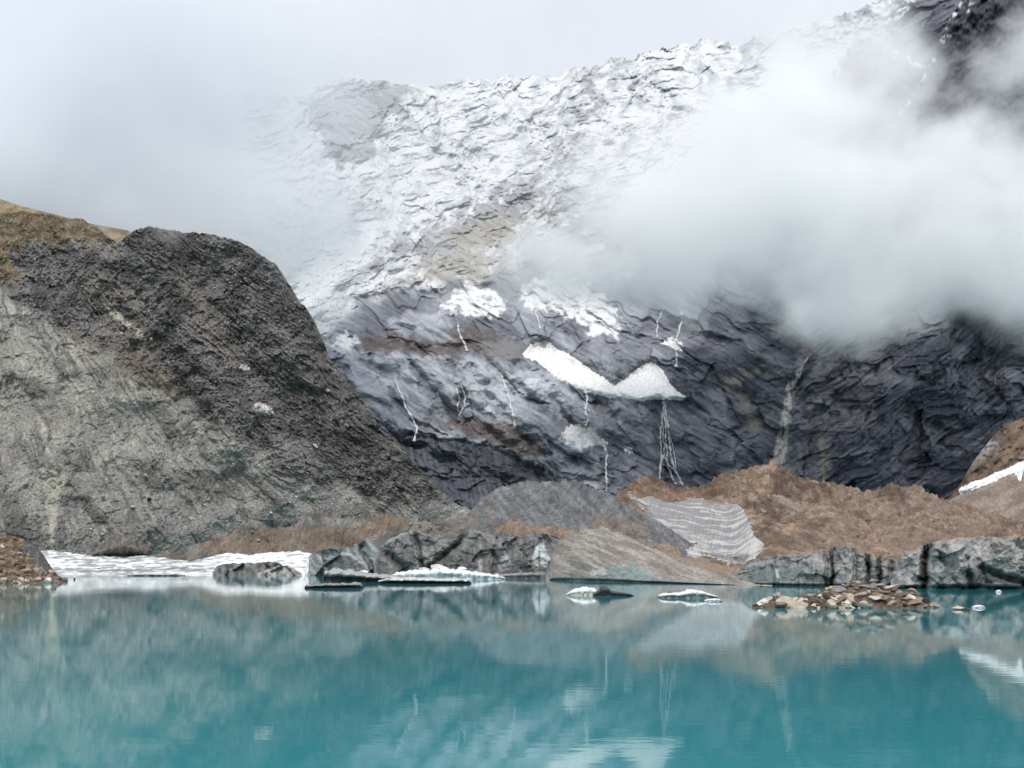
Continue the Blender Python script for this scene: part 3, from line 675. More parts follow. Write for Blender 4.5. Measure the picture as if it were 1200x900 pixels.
def dirty_colour(PX, PY, V):
    s = fbm(PX / 5, PY / 7, 4, 401)
    return mix((.075, .075, .073), (.20, .197, .188), ss(-.5, .6, s))
def block_depth(PX, PY, V):
    return 4 * V - np.clip(facets(PX, PY, 8, 402, .2), -3, 3) - .8 * fbm(PX / 6, PY / 5, 4, 403)
def shelf_y(px, py, d): return 5 * F / (py - HY) - d
cliff('ice_block', [(250, 674), (340, 674)], [(249, 671), (254, 664), (262, 661), (282, 660), (300, 659.5), (320, 658), (328, 659.5), (332, 664), (336, 672)], 0, block_depth, dirty_colour,
      'flat topped dark grey ice block in front of the white shelf', 'ice block', back=(3, 4), nv=30)
cliff('ice_block', [(300, 674.3), (356, 674.3)], [(302, 672), (312, 668), (326, 663), (336, 662), (346, 667), (354, 672)], 0, block_depth, lambda PX, PY, V: dirty_colour(PX, PY, V) * 2.0,
      'small grey wedge of ice leaning beside the flat dark block', 'ice block', back=(3, 4), nv=24)
cliff('ice_block', [(356, 674.2), (388, 674.4)], [(357, 668), (362, 656), (372, 653), (382, 656), (387, 668)], 0, block_depth, lambda PX, PY, V: dirty_colour(PX, PY, V) * 2.0 + .45 * (PX < 370)[..., None],
      'square ice block with one white side at the end of the shelf', 'ice block', back=(3, 4), nv=30)
o = patch('dirt_cone', [(108, 650), (122, 640), (140, 631), (152, 630), (164, 638), (174, 646), (172, 651)], lambda a, b: a * 0 + 615, 14,
          lambda PX, PY, sd: rubble(mix((.10, .092, .082), (.18, .165, .145), ss(-.5, .6, fbm(PX / 5, PY / 6, 4, 411))), 412, .4), M_DEBRIS, .8, 1.5, 413, 6, 16)
tag(o, 'small dark pointed dirt cone behind the white ice shelf', 'dirt mound')

# rocky point in the left foreground
p_top = curve([(-120, 600), (-40, 617), (0, 626), (16, 628), (34, 634), (48, 645), (58, 662), (70, 677), (80, 682)])
L_pt = relief('rocky_shore', -120, 80, 260, lambda x: x * 0 + 684.5, p_top, 90,
      lambda PX, PY, V: 276 + 40 * V + .10 * PX - 2.5 * fbm(PX / 12, PY / 10, 6, 422, .62) - .5 * grain(PX, PY, 423),
      lambda PX, PY, V: rubble(mix(mix((.095, .075, .055), (.24, .175, .11), ss(-.4, .6, fbm(PX / 9, PY / 6, 5, 424))), (.12, .118, .115), .9 * inside(PX, PY, [(30, 632), (50, 645), (64, 672), (50, 668), (34, 652), (28, 640)], 3, 4, 425)), 426, .6), M_DEBRIS, (6, 5))
tag(L_pt.o, 'brown rubble point reaching into the lake at the left edge', kind='structure')

# ----------------------------------------------------------------------------- snow cones, snow strip, waterfalls on the mountain
def cone_colour(c1, c2, seed):
    def f(PX, PY, sd):
        k = fbm(PX / 8, PY / 8, 6, seed, .65)
        return mix(c1, c2, ss(-.4, .35, k)) * (.82 + .3 * grain(PX, PY, seed + 1))[..., None]
    return f
def bumps(seed, a): return lambda PX, PY, sd: -a * fbm(PX / 7, PY / 7, 6, seed, .65)
o = patch('avalanche_cone', CONE_A, mountain.sample, 2.5, cone_colour((.80, .79, .76), (.89, .885, .865), 431), M_SNOW, .8, 2.2, 433, 3, 4, bumps(434, 2))
tag(o, 'broad grey white avalanche cone sloping right on the rock wall', 'snow cone')
o = patch('avalanche_cone', CONE_B, mountain.sample, 3.5, cone_colour((.85, .845, .83), (.895, .893, .88), 441), M_SNOW, .8, 1.6, 443, 3, 4, bumps(444, 2))
tag(o, 'bright pointed avalanche cone above the tallest waterfall', 'snow cone')
o = patch('snow_patch', DOME, mountain.sample, 2.5, cone_colour((.66, .66, .63), (.86, .86, .84), 451), M_SNOW, .8, 4.5, 453, 6, 8, bumps(454, 2))
tag(o, 'small domed snow patch below the avalanche cones', 'snow')
o = patch('snow_patch', [(730, 523), (738, 524), (741, 531), (734, 530)], mountain.sample, 2, cone_colour((.7, .7, .7), (.86, .86, .85), 455), M_SNOW, .7, 2.5, 456, 4, 4)
tag(o, 'tiny white snow scrap right of the domed snow patch', 'snow')
o = patch('snow_patch', [(776, 402), (786, 397), (800, 404), (797, 408), (786, 407)], mountain.sample, 2, cone_colour((.66, .66, .66), (.88, .88, .87), 457), M_SNOW, .7, 4.5, 458, 4, 4)
tag(o, 'small snow patch on the ledge above the pointed avalanche cone', 'snow')
o = patch('snow_patch', [(1128, 576), (1142, 569), (1160, 562), (1176, 555), (1204, 543), (1250, 522), (1250, 530), (1206, 551), (1198, 553), (1196, 562), (1188, 553), (1166, 563), (1140, 573)], L_r1.sample, 2.5, cone_colour((.72, .72, .72), (.88, .88, .88), 461), M_SNOW, .8, 1.4, 463, 3, 4)
tag(o, 'thin white snow strip along the crest of the right scree slope', 'snow')
for poly, lab in [([(282, 428), (290, 427), (292, 434), (286, 438), (280, 434)], 'pale boulder scar high on the dark moraine face'),
                  ([(299, 476), (306, 471), (318, 478), (322, 484), (312, 488), (302, 484)], 'white shattered rock outcrop low on the dark moraine face')]:
    o = patch('rock_outcrop', poly, L_mor.sample, 4, cone_colour((.25, .24, .22), (.62, .60, .56), 465), M_DEBRIS, .6, 2, 466, 4, 4, bumps(467, 2))
    tag(o, lab, 'rock outcrop')

def fall(strands, label, group='meltwater falls on the rock wall', base=None, alpha=.86):
    """a stream of water: thin rounded strands that follow the rock"""
    V, Q, C = [], [], []; base = base or mountain.sample
    for pts, w0, w1, seed in strands:
        P = np.array(pts, float); seg = np.r_[0, np.cumsum(np.hypot(*np.diff(P, axis=0).T))]
        n = max(6, int(seg[-1] / 1.3)); t = np.linspace(0, seg[-1], n)
        x = np.interp(t, seg, P[:, 0]) + 1.7 * fbm(t / 8, t * 0 + seed, 5, 470 + seed); y = np.interp(t, seg, P[:, 1])
        w = 1.5 * (w0 + (w1 - w0) * t / seg[-1]) * (1 + 1.4 * fbm(t / 4, t * 0 + seed, 3, 480 + seed)); w = np.maximum(w, .22)
        Y = base(x, y); Y = np.minimum(Y, np.convolve(np.pad(Y, 3, mode='edge'), np.ones(7) / 7, 'valid')) - 2.5
        sh = .95 + .3 * fbm(t / 3, t * 0 + seed, 3, 490 + seed); i0 = len(V)
        for k in range(n):
            X, Yy, Z = W(x[k], y[k], Y[k]); r = w[k] * Y[k] / F / 2
            for a, b in ((-1, .5), (-.5, -.5), (.5, -.5), (1, .5)):
                V.append((X + a * r, Yy + b * r - .3, Z)); C.append([alpha * min(1, max(.35, sh[k]))] * 3)
            if k:
                for q in range(3):
                    a0 = i0 + (k - 1) * 4 + q; Q.append((a0, a0 + 1, a0 + 5, a0 + 4))
    return tag(mesh_obj('waterfall', V, Q, C, M_FALL), label, 'waterfall', group)
fall([([(778, 469), (776, 490), (774, 515), (775, 540), (773, 562)], 1.2, 1.3, 1), ([(779, 470), (781, 488), (784, 508), (786, 530), (790, 548), (797, 560), (800, 569)], 1.3, 2.2, 2),
      ([(779, 474), (780, 500), (781, 525), (782, 545), (786, 556), (792, 567)], 1.0, 1.4, 3), ([(776, 495), (778, 520), (777, 548)], .7, .7, 4), ([(784, 505), (790, 530), (793, 549)], .6, .6, 5),
      ([(775, 532), (784, 545), (795, 556)], .8, 1.2, 6)], 'tallest white waterfall fanning out below the pointed avalanche cone')
fall([([(706, 520), (711, 530), (710, 545), (711, 575)], 1.6, 1.0, 7)], 'thin waterfall dropping from the domed snow patch')
fall([([(686, 456), (688, 468), (686, 480), (689, 490), (687, 499)], 1.6, 1.2, 8), ([(684, 470), (690, 482)], .8, .8, 9)], 'short waterfall under the foot of the broad avalanche cone')
fall([([(585, 437), (592, 450), (597, 468), (601, 485), (604, 503)], 1.3, 1.6, 10)], 'slender waterfall down the middle of the slanting slab')
fall([([(534, 455), (538, 466), (536, 480), (541, 484)], 1.4, 1.0, 11), ([(541, 452), (545, 464), (544, 476), (538, 487)], 1.3, 1.2, 12)], 'twin stranded waterfall at the edge of the rounded slabs')
fall([([(462, 440), (470, 462), (480, 485), (488, 500), (486, 517)], 1.0, 1.6, 13), ([(470, 466), (478, 480), (487, 494)], .7, .8, 14)], 'waterfall running over the striped slab to the dark cliff')
fall([([(536, 377), (537, 388), (543, 400), (547, 411)], 1.0, 1.8, 15)], 'short rill ending in a snow scrap above the slabs')
fall([([(779, 360), (771, 375), (769, 395)], .9, .8, 16), ([(800, 365), (797, 385), (790, 400), (793, 415), (793, 430)], 1.2, 2.0, 17)], 'upper waterfall coming out of the cloud above the pointed cone', alpha=.75)
fall([([(625, 345), (628, 365), (634, 385)], .8, .8, 18)], 'faint rill under the hanging ice left of the cloud')
fall([([(947, 418), (940, 430), (935, 444)], 1.0, 1.2, 19)], 'faint white rill at the head of the pale gravel chute', alpha=.6)
#PART4
# ----------------------------------------------------------------------------- floating ice
def floe(name, label, cat, prof, water_py, deep, c_top, c_side, under=.5, group=None, seed=1, tilt=0.0):
    """a floe seen in profile: lumpy top, sharp lip, undercut flank"""
    Y0 = shoreY(water_py); P = np.array(prof, float); n = max(18, int((P[-1, 0] - P[0, 0]) / .8))
    px = np.linspace(P[0, 0], P[-1, 0], n); py = np.interp(px, P[:, 0], P[:, 1])
    x = (px - HX) / F * Y0; top = np.maximum(CH + (HY - py) / F * Y0, .03)
    s = np.linspace(0, 1, n); plan = np.sqrt(np.clip(1 - (2 * s - 1) ** 2, 0, 1)) ** .7
    sec = [(-.5 + .10 * under, -.35, 0), (-.5 + .16 * under, .12, 0), (-.5 + .10 * under, .42, 0), (-.5, .62, 1), (-.46, .78, 2), (-.3, .93, 2), (-.1, 1.0, 2), (.15, .97, 2), (.36, .8, 2), (.5, .4, 1), (.48, -.3, 0)]
    V, C = [], []; rr = np.random.default_rng(seed); cx = x.mean()
    for j, (d, h, k) in enumerate(sec):
        nz = fbm(px / 5, px * 0 + j * .6 + seed, 4, 500 + seed)
        nt = fbm(px / 7, px * 0 + j * .45 + seed, 4, 520 + seed)
        yy = Y0 + deep / 2 + d * deep * (.25 + .75 * plan) * (1 + .14 * nz)
        z = np.where(h > 0, top * h * (1 + .16 * nt), h * 1.0)
        if k == 2: z = z + .02 * deep * nt * np.minimum(1, top)
        V.append(np.stack([x + (x - cx) * 0 + .15 * nz * min(1, deep / 4), yy, z], -1))
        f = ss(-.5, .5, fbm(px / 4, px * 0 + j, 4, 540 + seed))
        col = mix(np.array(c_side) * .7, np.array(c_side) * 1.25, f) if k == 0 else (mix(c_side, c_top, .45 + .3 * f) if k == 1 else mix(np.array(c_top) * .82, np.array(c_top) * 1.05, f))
        C.append(col)
    m = len(sec); V = np.array(V).reshape(-1, 3); C = np.array(C).reshape(-1, 3)
    q = grid_quads(m, n)
    o = mesh_obj(name, V - np.array([cx, Y0, 0]), q, C, M_FLOE); o.location = (cx, Y0, 0)
    caps = []
    return tag(o, label, cat, group)

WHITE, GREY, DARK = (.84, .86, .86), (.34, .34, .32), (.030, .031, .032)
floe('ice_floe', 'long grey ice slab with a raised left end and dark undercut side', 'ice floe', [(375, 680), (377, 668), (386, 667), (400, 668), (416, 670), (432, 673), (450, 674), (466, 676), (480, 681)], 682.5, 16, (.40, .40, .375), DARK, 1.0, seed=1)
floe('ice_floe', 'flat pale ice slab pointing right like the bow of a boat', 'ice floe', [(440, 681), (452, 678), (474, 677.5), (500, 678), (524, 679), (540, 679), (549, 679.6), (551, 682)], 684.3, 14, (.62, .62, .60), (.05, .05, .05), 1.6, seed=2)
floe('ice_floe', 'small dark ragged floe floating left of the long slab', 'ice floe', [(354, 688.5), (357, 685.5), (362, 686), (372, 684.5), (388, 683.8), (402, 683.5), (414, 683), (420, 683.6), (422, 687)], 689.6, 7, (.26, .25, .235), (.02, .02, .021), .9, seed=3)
floe('ice_floe', 'low white brash ice raft heaped with broken blocks', 'ice floe', [(455, 677), (462, 671), (480, 669), (500, 668), (516, 666), (540, 668), (560, 671), (580, 674), (592, 677)], 679, 14, WHITE, (.60, .63, .63), .4, seed=4)
floe('ice_floe', 'narrow dark grey ice bar moored under the white scar', 'ice floe', [(580, 676), (590, 672.5), (620, 671), (650, 669.5), (668, 668), (673, 669), (674, 676)], 678, 6, (.30, .30, .29), (.085, .088, .088), .3, seed=5)
floe('ice_floe', 'small white floe touching a black chunk', 'ice floe', [(664, 697), (668, 693.5), (674, 691), (682, 689), (691, 688.4), (698, 690.5), (702, 694), (704, 697)], 698, 4, WHITE, (.62, .60, .52), .4, seed=6)
floe('ice_chunk', 'jagged black chunk of debris ice right of the small white floe', 'ice floe', [(696, 697), (700, 693), (703, 691), (704, 687.5), (709, 686.6), (714, 688), (715, 692), (722, 693.5), (730, 694), (737, 695.5), (744, 698)], 698.6, 3, (.055, .056, .058), (.018, .018, .02), .5, seed=7)
floe('ice_floe', 'smooth white floe with a grey flank in open water', 'ice floe', [(774, 699), (777, 696.4), (784, 695.2), (794, 695.6), (801, 694.5), (808, 692), (816, 691.4), (826, 693), (834, 696), (842, 699), (846, 701)], 701, 5, WHITE, (.24, .24, .23), .5, seed=8)
floe('ice_floe', 'low white floe lobe at the right tip of the smooth floe', 'ice floe', [(827, 704), (832, 702), (840, 701.5), (845, 702.5), (848, 705)], 705.2, 2.2, WHITE, (.7, .7, .66), .3, seed=9)
floe('ice_floe', 'tiny white floe right of the lone wet stones', 'ice floe', [(1143, 712), (1146, 709.8), (1150, 708.8), (1154, 710), (1157, 712)], 712.6, 1.4, WHITE, (.6, .62, .6), .3, seed=10)
floe('ice_floe', 'tiny white speck of ice under the right ice headland', 'ice floe', [(1168, 693.5), (1170, 691.6), (1173, 691.6), (1175, 693.5)], 694, .8, WHITE, (.6, .62, .6), .3, seed=11)
floe('ice_floe', 'thin white ice sliver near the shelf at the left', 'ice floe', [(146, 674), (160, 672), (185, 672.4), (205, 672), (212, 674)], 675, 10, (.6, .61, .6), (.2, .2, .2), .3, seed=12)

# ----------------------------------------------------------------------------- stones
def rock_mesh(name, seed, cuts=10, flat=.75):
    r = np.random.default_rng(seed); t = (1 + 5 ** .5) / 2
    import bmesh
    bm = bmesh.new(); bmesh.ops.create_icosphere(bm, subdivisions=3, radius=1)
    V = np.array([v.co[:] for v in bm.verts])
    for k in range(cuts):
        n = r.normal(size=3); n /= np.linalg.norm(n); d = r.uniform(.34, .74)
        ov = np.maximum(0, V @ n - d); V -= ov[:, None] * n
    V *= 1 + .05 * fbm(V[:, 0] * 3 + V[:, 2] * 2, V[:, 1] * 3, 4, seed + 600)[:, None]
    V *= np.array([r.uniform(.85, 1.25), r.uniform(.75, 1.1), flat * r.uniform(.7, 1.1)])
    for v, c in zip(bm.verts, V): v.co = c
    me = bpy.data.meshes.new(name); bm.to_mesh(me); bm.free(); me.shade_flat()
    return me
STONES = {}
def stone_proto(kind, mat, i, flat):
    key = (kind, mat.name, i)
    if key not in STONES:
        me = rock_mesh(kind, 700 + i * 13 + len(STONES), flat=flat); me.materials.append(mat); STONES[key] = me
    return STONES[key]
PROTO = {}
def stone(kind, mat, loc, size, label, cat, group, i=None, flat=.75, rot=None):
    me = stone_proto(kind, mat, random.randrange(5) if i is None else i, flat)
    if kind not in PROTO:
        o = bpy.data.objects.new(kind, me); PROTO[kind] = o
    else:
        o = PROTO[kind].copy(); o.data = me
        for k in list(o.keys()):
            if k in ('label', 'category', 'group', 'kind'): del o[k]
    COL.objects.link(o)
    o.location = loc; o.scale = (size, size, size) if not hasattr(size, '__len__') else size
    o.rotation_euler = rot or (random.uniform(-.5, .5), random.uniform(-.5, .5), random.uniform(0, 6.28))
    return tag(o, label, cat, group)

# the rock island: a gravel mound and its stones
isl = [((1008 - HX) / F * 124, 124.5, 8.0, 6.0, 2.9), ((915 - HX) / F * 122, 122, 3.4, 3.2, .95), ((1055 - HX) / F * 122, 121.5, 4.2, 3.0, 1.1), ((960 - HX) / F * 121, 121, 3.6, 3.0, 1.2)]
def isl_h(x, y):
    h = -.5
    for cx, cy, rx, ry, hh in isl:
        q = ((x - cx) / rx) ** 2 + ((y - cy) / ry) ** 2
        h = np.maximum(h, hh * (1 - q ** .75))
    return h
gx, gy = np.meshgrid(np.linspace(27, 54, 130), np.linspace(113, 133, 90))
gh = isl_h(gx, gy); gh = np.where(gh > -.45, gh + .12 * fbm(gx, gy, 4, 650), gh)
o = mesh_obj('gravel_mound', np.stack([gx, gy, gh], -1), grid_quads(90, 130, gh > -.45), (lambda c: c * (.7 + .6 * white(c.shape[:-1], 652))[..., None])(mix((.07, .053, .04), (.17, .13, .095), ss(-.4, .5, fbm(gx * 2, gy * 2, 4, 651)))), M_DEBRIS)
tag(o, 'low gravel mound under the heaped stones of the rock island', 'gravel mound')
pal = [S_TAN] * 4 + [S_BROWN] * 2 + [S_PALE] * 3 + [S_GREY] * 2
G_ISL = 'stones heaped on the rock island'
n = 0
while n < 228:
    x, y = random.uniform(29, 52.5), random.uniform(115, 130)
    z = float(isl_h(x, y))
    if z < -.12: continue
    if y > 126 and z < 1.2: continue
    sz = random.choice([.25, .32, .42, .5, .65, .85, 1.1]) * random.uniform(.8, 1.2)
    hi = z > 1.3
    m = random.choice([S_TAN, S_BROWN, S_BROWN, S_BROWN, S_GREY, S_TAN] if hi else pal)
    stone('stone', m, (x, y, max(z, 0) + sz * .15), (lambda q: (q * random.uniform(.9, 1.6), q, q * random.uniform(.4, .85)))(sz * (.85 if hi else 1)), 'angular brown or tan stone heaped on the rock island', 'stone', G_ISL)
    n += 1
def at(px, py, up=0):
    Y = shoreY(py); X, Yy, Z = W(px, py, Y); return (X, Yy, up)
stone('stone', S_DARK, at(936, 709.5, .35), (.85, .75, 1.15), 'black wedge shaped stone between the two halves of the rock island', 'stone', G_ISL, 1, rot=(.1, .3, .4))
stone('stone', S_BROWN, at(981, 706, 1.0), (1.45, .8, .8), 'large reddish brown slab tilted against the rock island', 'stone', G_ISL, 2, rot=(.2, .5, .25))
stone('stone', S_GREY, at(1084, 710, .18), (1.5, .7, .42), 'flat grey slab at the right tip of the rock island', 'stone', G_ISL, 3, rot=(0, .12, .1))
stone('stone', S_PALE, at(955, 710, .5), (1.15, .8, 1.0), 'pale block at the front left of the main stone heap', 'stone', G_ISL, 4, rot=(.2, -.3, .9))
stone('stone', S_PALE, at(898, 706.5, .35), (1.5, .8, .7), 'big pale boulder at the left tip of the rock island', 'stone', G_ISL, 0, rot=(.1, -.15, .3))
stone('stone', S_TAN, at(910, 705, .85), (.75, .6, .7), 'tan stone crowning the small left stone heap', 'stone', G_ISL, 1)
stone('stone', S_DARK, at(892, 710, .1), (.6, .4, .35), 'dark wet stone under the pale boulder at the left tip', 'stone', G_ISL, 2)
stone('stone', S_TAN, at(993, 709, .35), (1.1, .6, .5), 'smooth tan slab lying at the waterline of the main heap', 'stone', G_ISL, 3, rot=(.1, .1, .2))
G_LONE = 'lone stones in the water'
stone('stone', S_TAN, at(1121, 714.5, .2), (.75, .6, .5), 'tan stone standing alone in the water right of the island', 'stone', G_LONE, 0)
stone('stone', S_BROWN, at(1132, 715, .12), (.75, .5, .42), 'dark brown stone touching the lone tan stone', 'stone', G_LONE, 2)
stone('stone', S_DARK, at(87, 679.5, .2), (.7, .6, .6), 'small black stone in the water off the left rocky point', 'stone', G_LONE, 1)
# stones of the left point
for k in range(50):
    px = random.uniform(-6, 76); v = random.random() ** 1.5; t = float(p_top(px)); py = 683 - (683 - t) * v * .8
    Y = float(L_pt.sample(px, py)) - .5; sz = random.uniform(.6, 1.7) * (1.25 - .4 * v)
    X, Yy, Z = W(px, py, Y)
    stone('stone', random.choice([S_TAN, S_BROWN, S_BROWN, S_PALE if v < .3 else S_GREY, S_TAN]), (X, Yy, Z), sz, 'angular stone on the brown rubble point at the left edge', 'stone', 'stones on the left rocky point')
stone('stone', S_PALE, at(10, 683, .4), (4.2, 1.6, .9), 'pale flat slab at the waterline of the left rocky point', 'stone', 'stones on the left rocky point', 2, rot=(0, 0, .05))
stone('stone', S_DARK, at(70, 682, .4), (1.8, 1.0, .9), 'dark wet stone at the tip of the left rocky point', 'stone', 'stones on the left rocky point', 3)

# boulders on the slopes
def scatter(n, poly, base, lo, hi, mats, label, group, sink=.2, drop=None):
    P = np.array(poly, float); k = 0
    while k < n:
        px, py = random.uniform(P[:, 0].min(), P[:, 0].max()), random.uniform(P[:, 1].min(), P[:, 1].max())
        if polysd(np.array([px]), np.array([py]), poly)[0] < 0: continue
        Y = float(base(px, py)); s = lo * (hi / lo) ** (random.random() ** 2.2)
        X, Yy, Z = W(px, py, Y - s * (1 - sink))
        stone('boulder', random.choice(mats), (X, Yy, Z), s, label, 'boulder', group); k += 1
scatter(80, [(20, 290), (150, 285), (300, 300), (370, 410), (480, 540), (380, 570), (250, 470), (60, 380)], L_mor.sample, .9, 3.2, [S_GREY, S_GREY, S_PALE, S_BROWN, S_DARK], 'boulder stuck in the steep dark moraine face', 'boulders on the moraine slope')
scatter(70, [(100, 560), (240, 500), (480, 590), (380, 605), (230, 630), (90, 640)], L_mor.sample, .8, 2.8, [S_GREY, S_PALE, S_GREY, S_DARK], 'boulder on the grey scree near the foot of the moraine', 'boulders on the moraine slope')
scatter(80, [(740, 570), (890, 550), (1060, 585), (1180, 612), (1150, 625), (1000, 635), (905, 640), (885, 600), (800, 575)], L_brn.sample, .6, 2.0, [S_BROWN, S_BROWN, S_TAN, S_GREY], 'boulder on the rust brown debris mound', 'boulders on the debris mounds')
scatter(45, [(250, 635), (300, 615), (380, 606), (470, 612), (590, 618), (700, 632), (640, 632), (560, 620), (440, 618), (330, 645)], L_hum.sample, .6, 1.8, [S_BROWN, S_TAN, S_GREY], 'boulder on the low debris mounds behind the ice', 'boulders on the debris mounds')

# broken white blocks heaped on the raft
for k in range(44):
    px = random.uniform(458, 592); env = np.interp(px, [456, 480, 505, 520, 545, 585], [2, 5, 7, 9, 6, 1.5])
    py = 676.5 - random.random() * env; Y = 395 + random.uniform(-6, 4) + (676 - py) * 1.5
    X, Yy, Z = W(px, py, Y); s = random.uniform(.6, 1.9)
    stone('ice_lump', S_ICE, (X, Yy, Z), (s * 1.3, s, s * .8), 'white broken ice lump heaped on the brash raft', 'ice lump', 'ice lumps on the brash raft', flat=.9)
for px, py, s, lab in [(512, 664.5, (3.4, 2.4, 2.0), 'largest white ice lump crowning the brash raft'), (496, 667, (2.6, 1.8, 1.4), 'wide white lump left of the largest ice lump'), (541, 666, (2.0, 1.5, 1.2), 'single white lump right of the largest ice lump'), (426, 670, (1.8, 1.4, 1.2), 'white ice lump behind the long grey slab')]:
    X, Yy, Z = W(px, py, 398); stone('ice_lump', S_ICE, (X, Yy, Z), s, lab, 'ice lump', 'ice lumps on the brash raft', 1, .9, (.1, .1, .3))

# ----------------------------------------------------------------------------- the lake
m, N, L, b = new_mat('glacial_lake_water')
b.inputs['Base Color'].default_value = (.036, .24, .272, 1); b.inputs['Roughness'].default_value = .035; b.inputs['IOR'].default_value = 1.42
tc = N.new('ShaderNodeTexCoord'); mp = N.new('ShaderNodeMapping'); mp.inputs['Scale'].default_value = (.5, 1.0, 1)
L.new(tc.outputs['Object'], mp.inputs['Vector'])
n1 = N.new('ShaderNodeTexNoise'); n1.inputs['Scale'].default_value = 1.6; n1.inputs['Detail'].default_value = 3
n2 = N.new('ShaderNodeTexNoise'); n2.inputs['Scale'].default_value = .12; n2.inputs['Detail'].default_value = 3
n3 = N.new('ShaderNodeTexNoise'); n3.inputs['Scale'].default_value = .03; n3.inputs['Detail'].default_value = 2
for q in (n1, n2, n3): L.new(mp.outputs[0], q.inputs['Vector'])
mr = N.new('ShaderNodeMapRange'); mr.inputs[1].default_value = .42; mr.inputs[2].default_value = .62; mr.inputs[3].default_value = .25; mr.inputs[4].default_value = 1.0
L.new(n3.outputs[0], mr.inputs[0])
b1 = N.new('ShaderNodeBump'); b1.inputs['Distance'].default_value = .004; L.new(n1.outputs[0], b1.inputs['Height']); L.new(mr.outputs[0], b1.inputs['Strength'])
b2 = N.new('ShaderNodeBump'); b2.inputs['Distance'].default_value = .02; b2.inputs['Strength'].default_value = .5; L.new(n2.outputs[0], b2.inputs['Height']); L.new(b1.outputs[0], b2.inputs['Normal'])
L.new(b2.outputs[0], b.inputs['Normal'])
M_WATER = m
tag(mesh_obj('lake_water', [(-6000, -600, 0), (6000, -600, 0), (6000, 9000, 0), (-6000, 9000, 0)], [(0, 1, 2, 3)], None, M_WATER), 'still turquoise glacial lake', kind='structure')
m, N, L, b = new_mat('lake_bed_silt'); b.inputs['Base Color'].default_value = (.2, .19, .17, 1); b.inputs['Roughness'].default_value = 1
tag(mesh_obj('ground', [(-9000, -2000, -12), (9000, -2000, -12), (9000, 12000, -12), (-9000, 12000, -12)], [(0, 1, 2, 3)], None, m), 'silty ground under the lake', kind='structure')
#PART5
# ----------------------------------------------------------------------------- clouds
CLOUD_DENS = .026
def cloud_mat(name, dens, albedo):
    m = bpy.data.materials.new(name); m.use_nodes = True; nt = m.node_tree; nt.nodes.clear()
    out = nt.nodes.new('ShaderNodeOutputMaterial'); pv = nt.nodes.new('ShaderNodeVolumePrincipled')
    pv.inputs['Color'].default_value = albedo; pv.inputs['Density'].default_value = dens
    pv.inputs['Density Attribute'].default_value = 'density'; pv.inputs['Anisotropy'].default_value = 0
    nt.links.new(pv.outputs[0], out.inputs['Volume']); return m

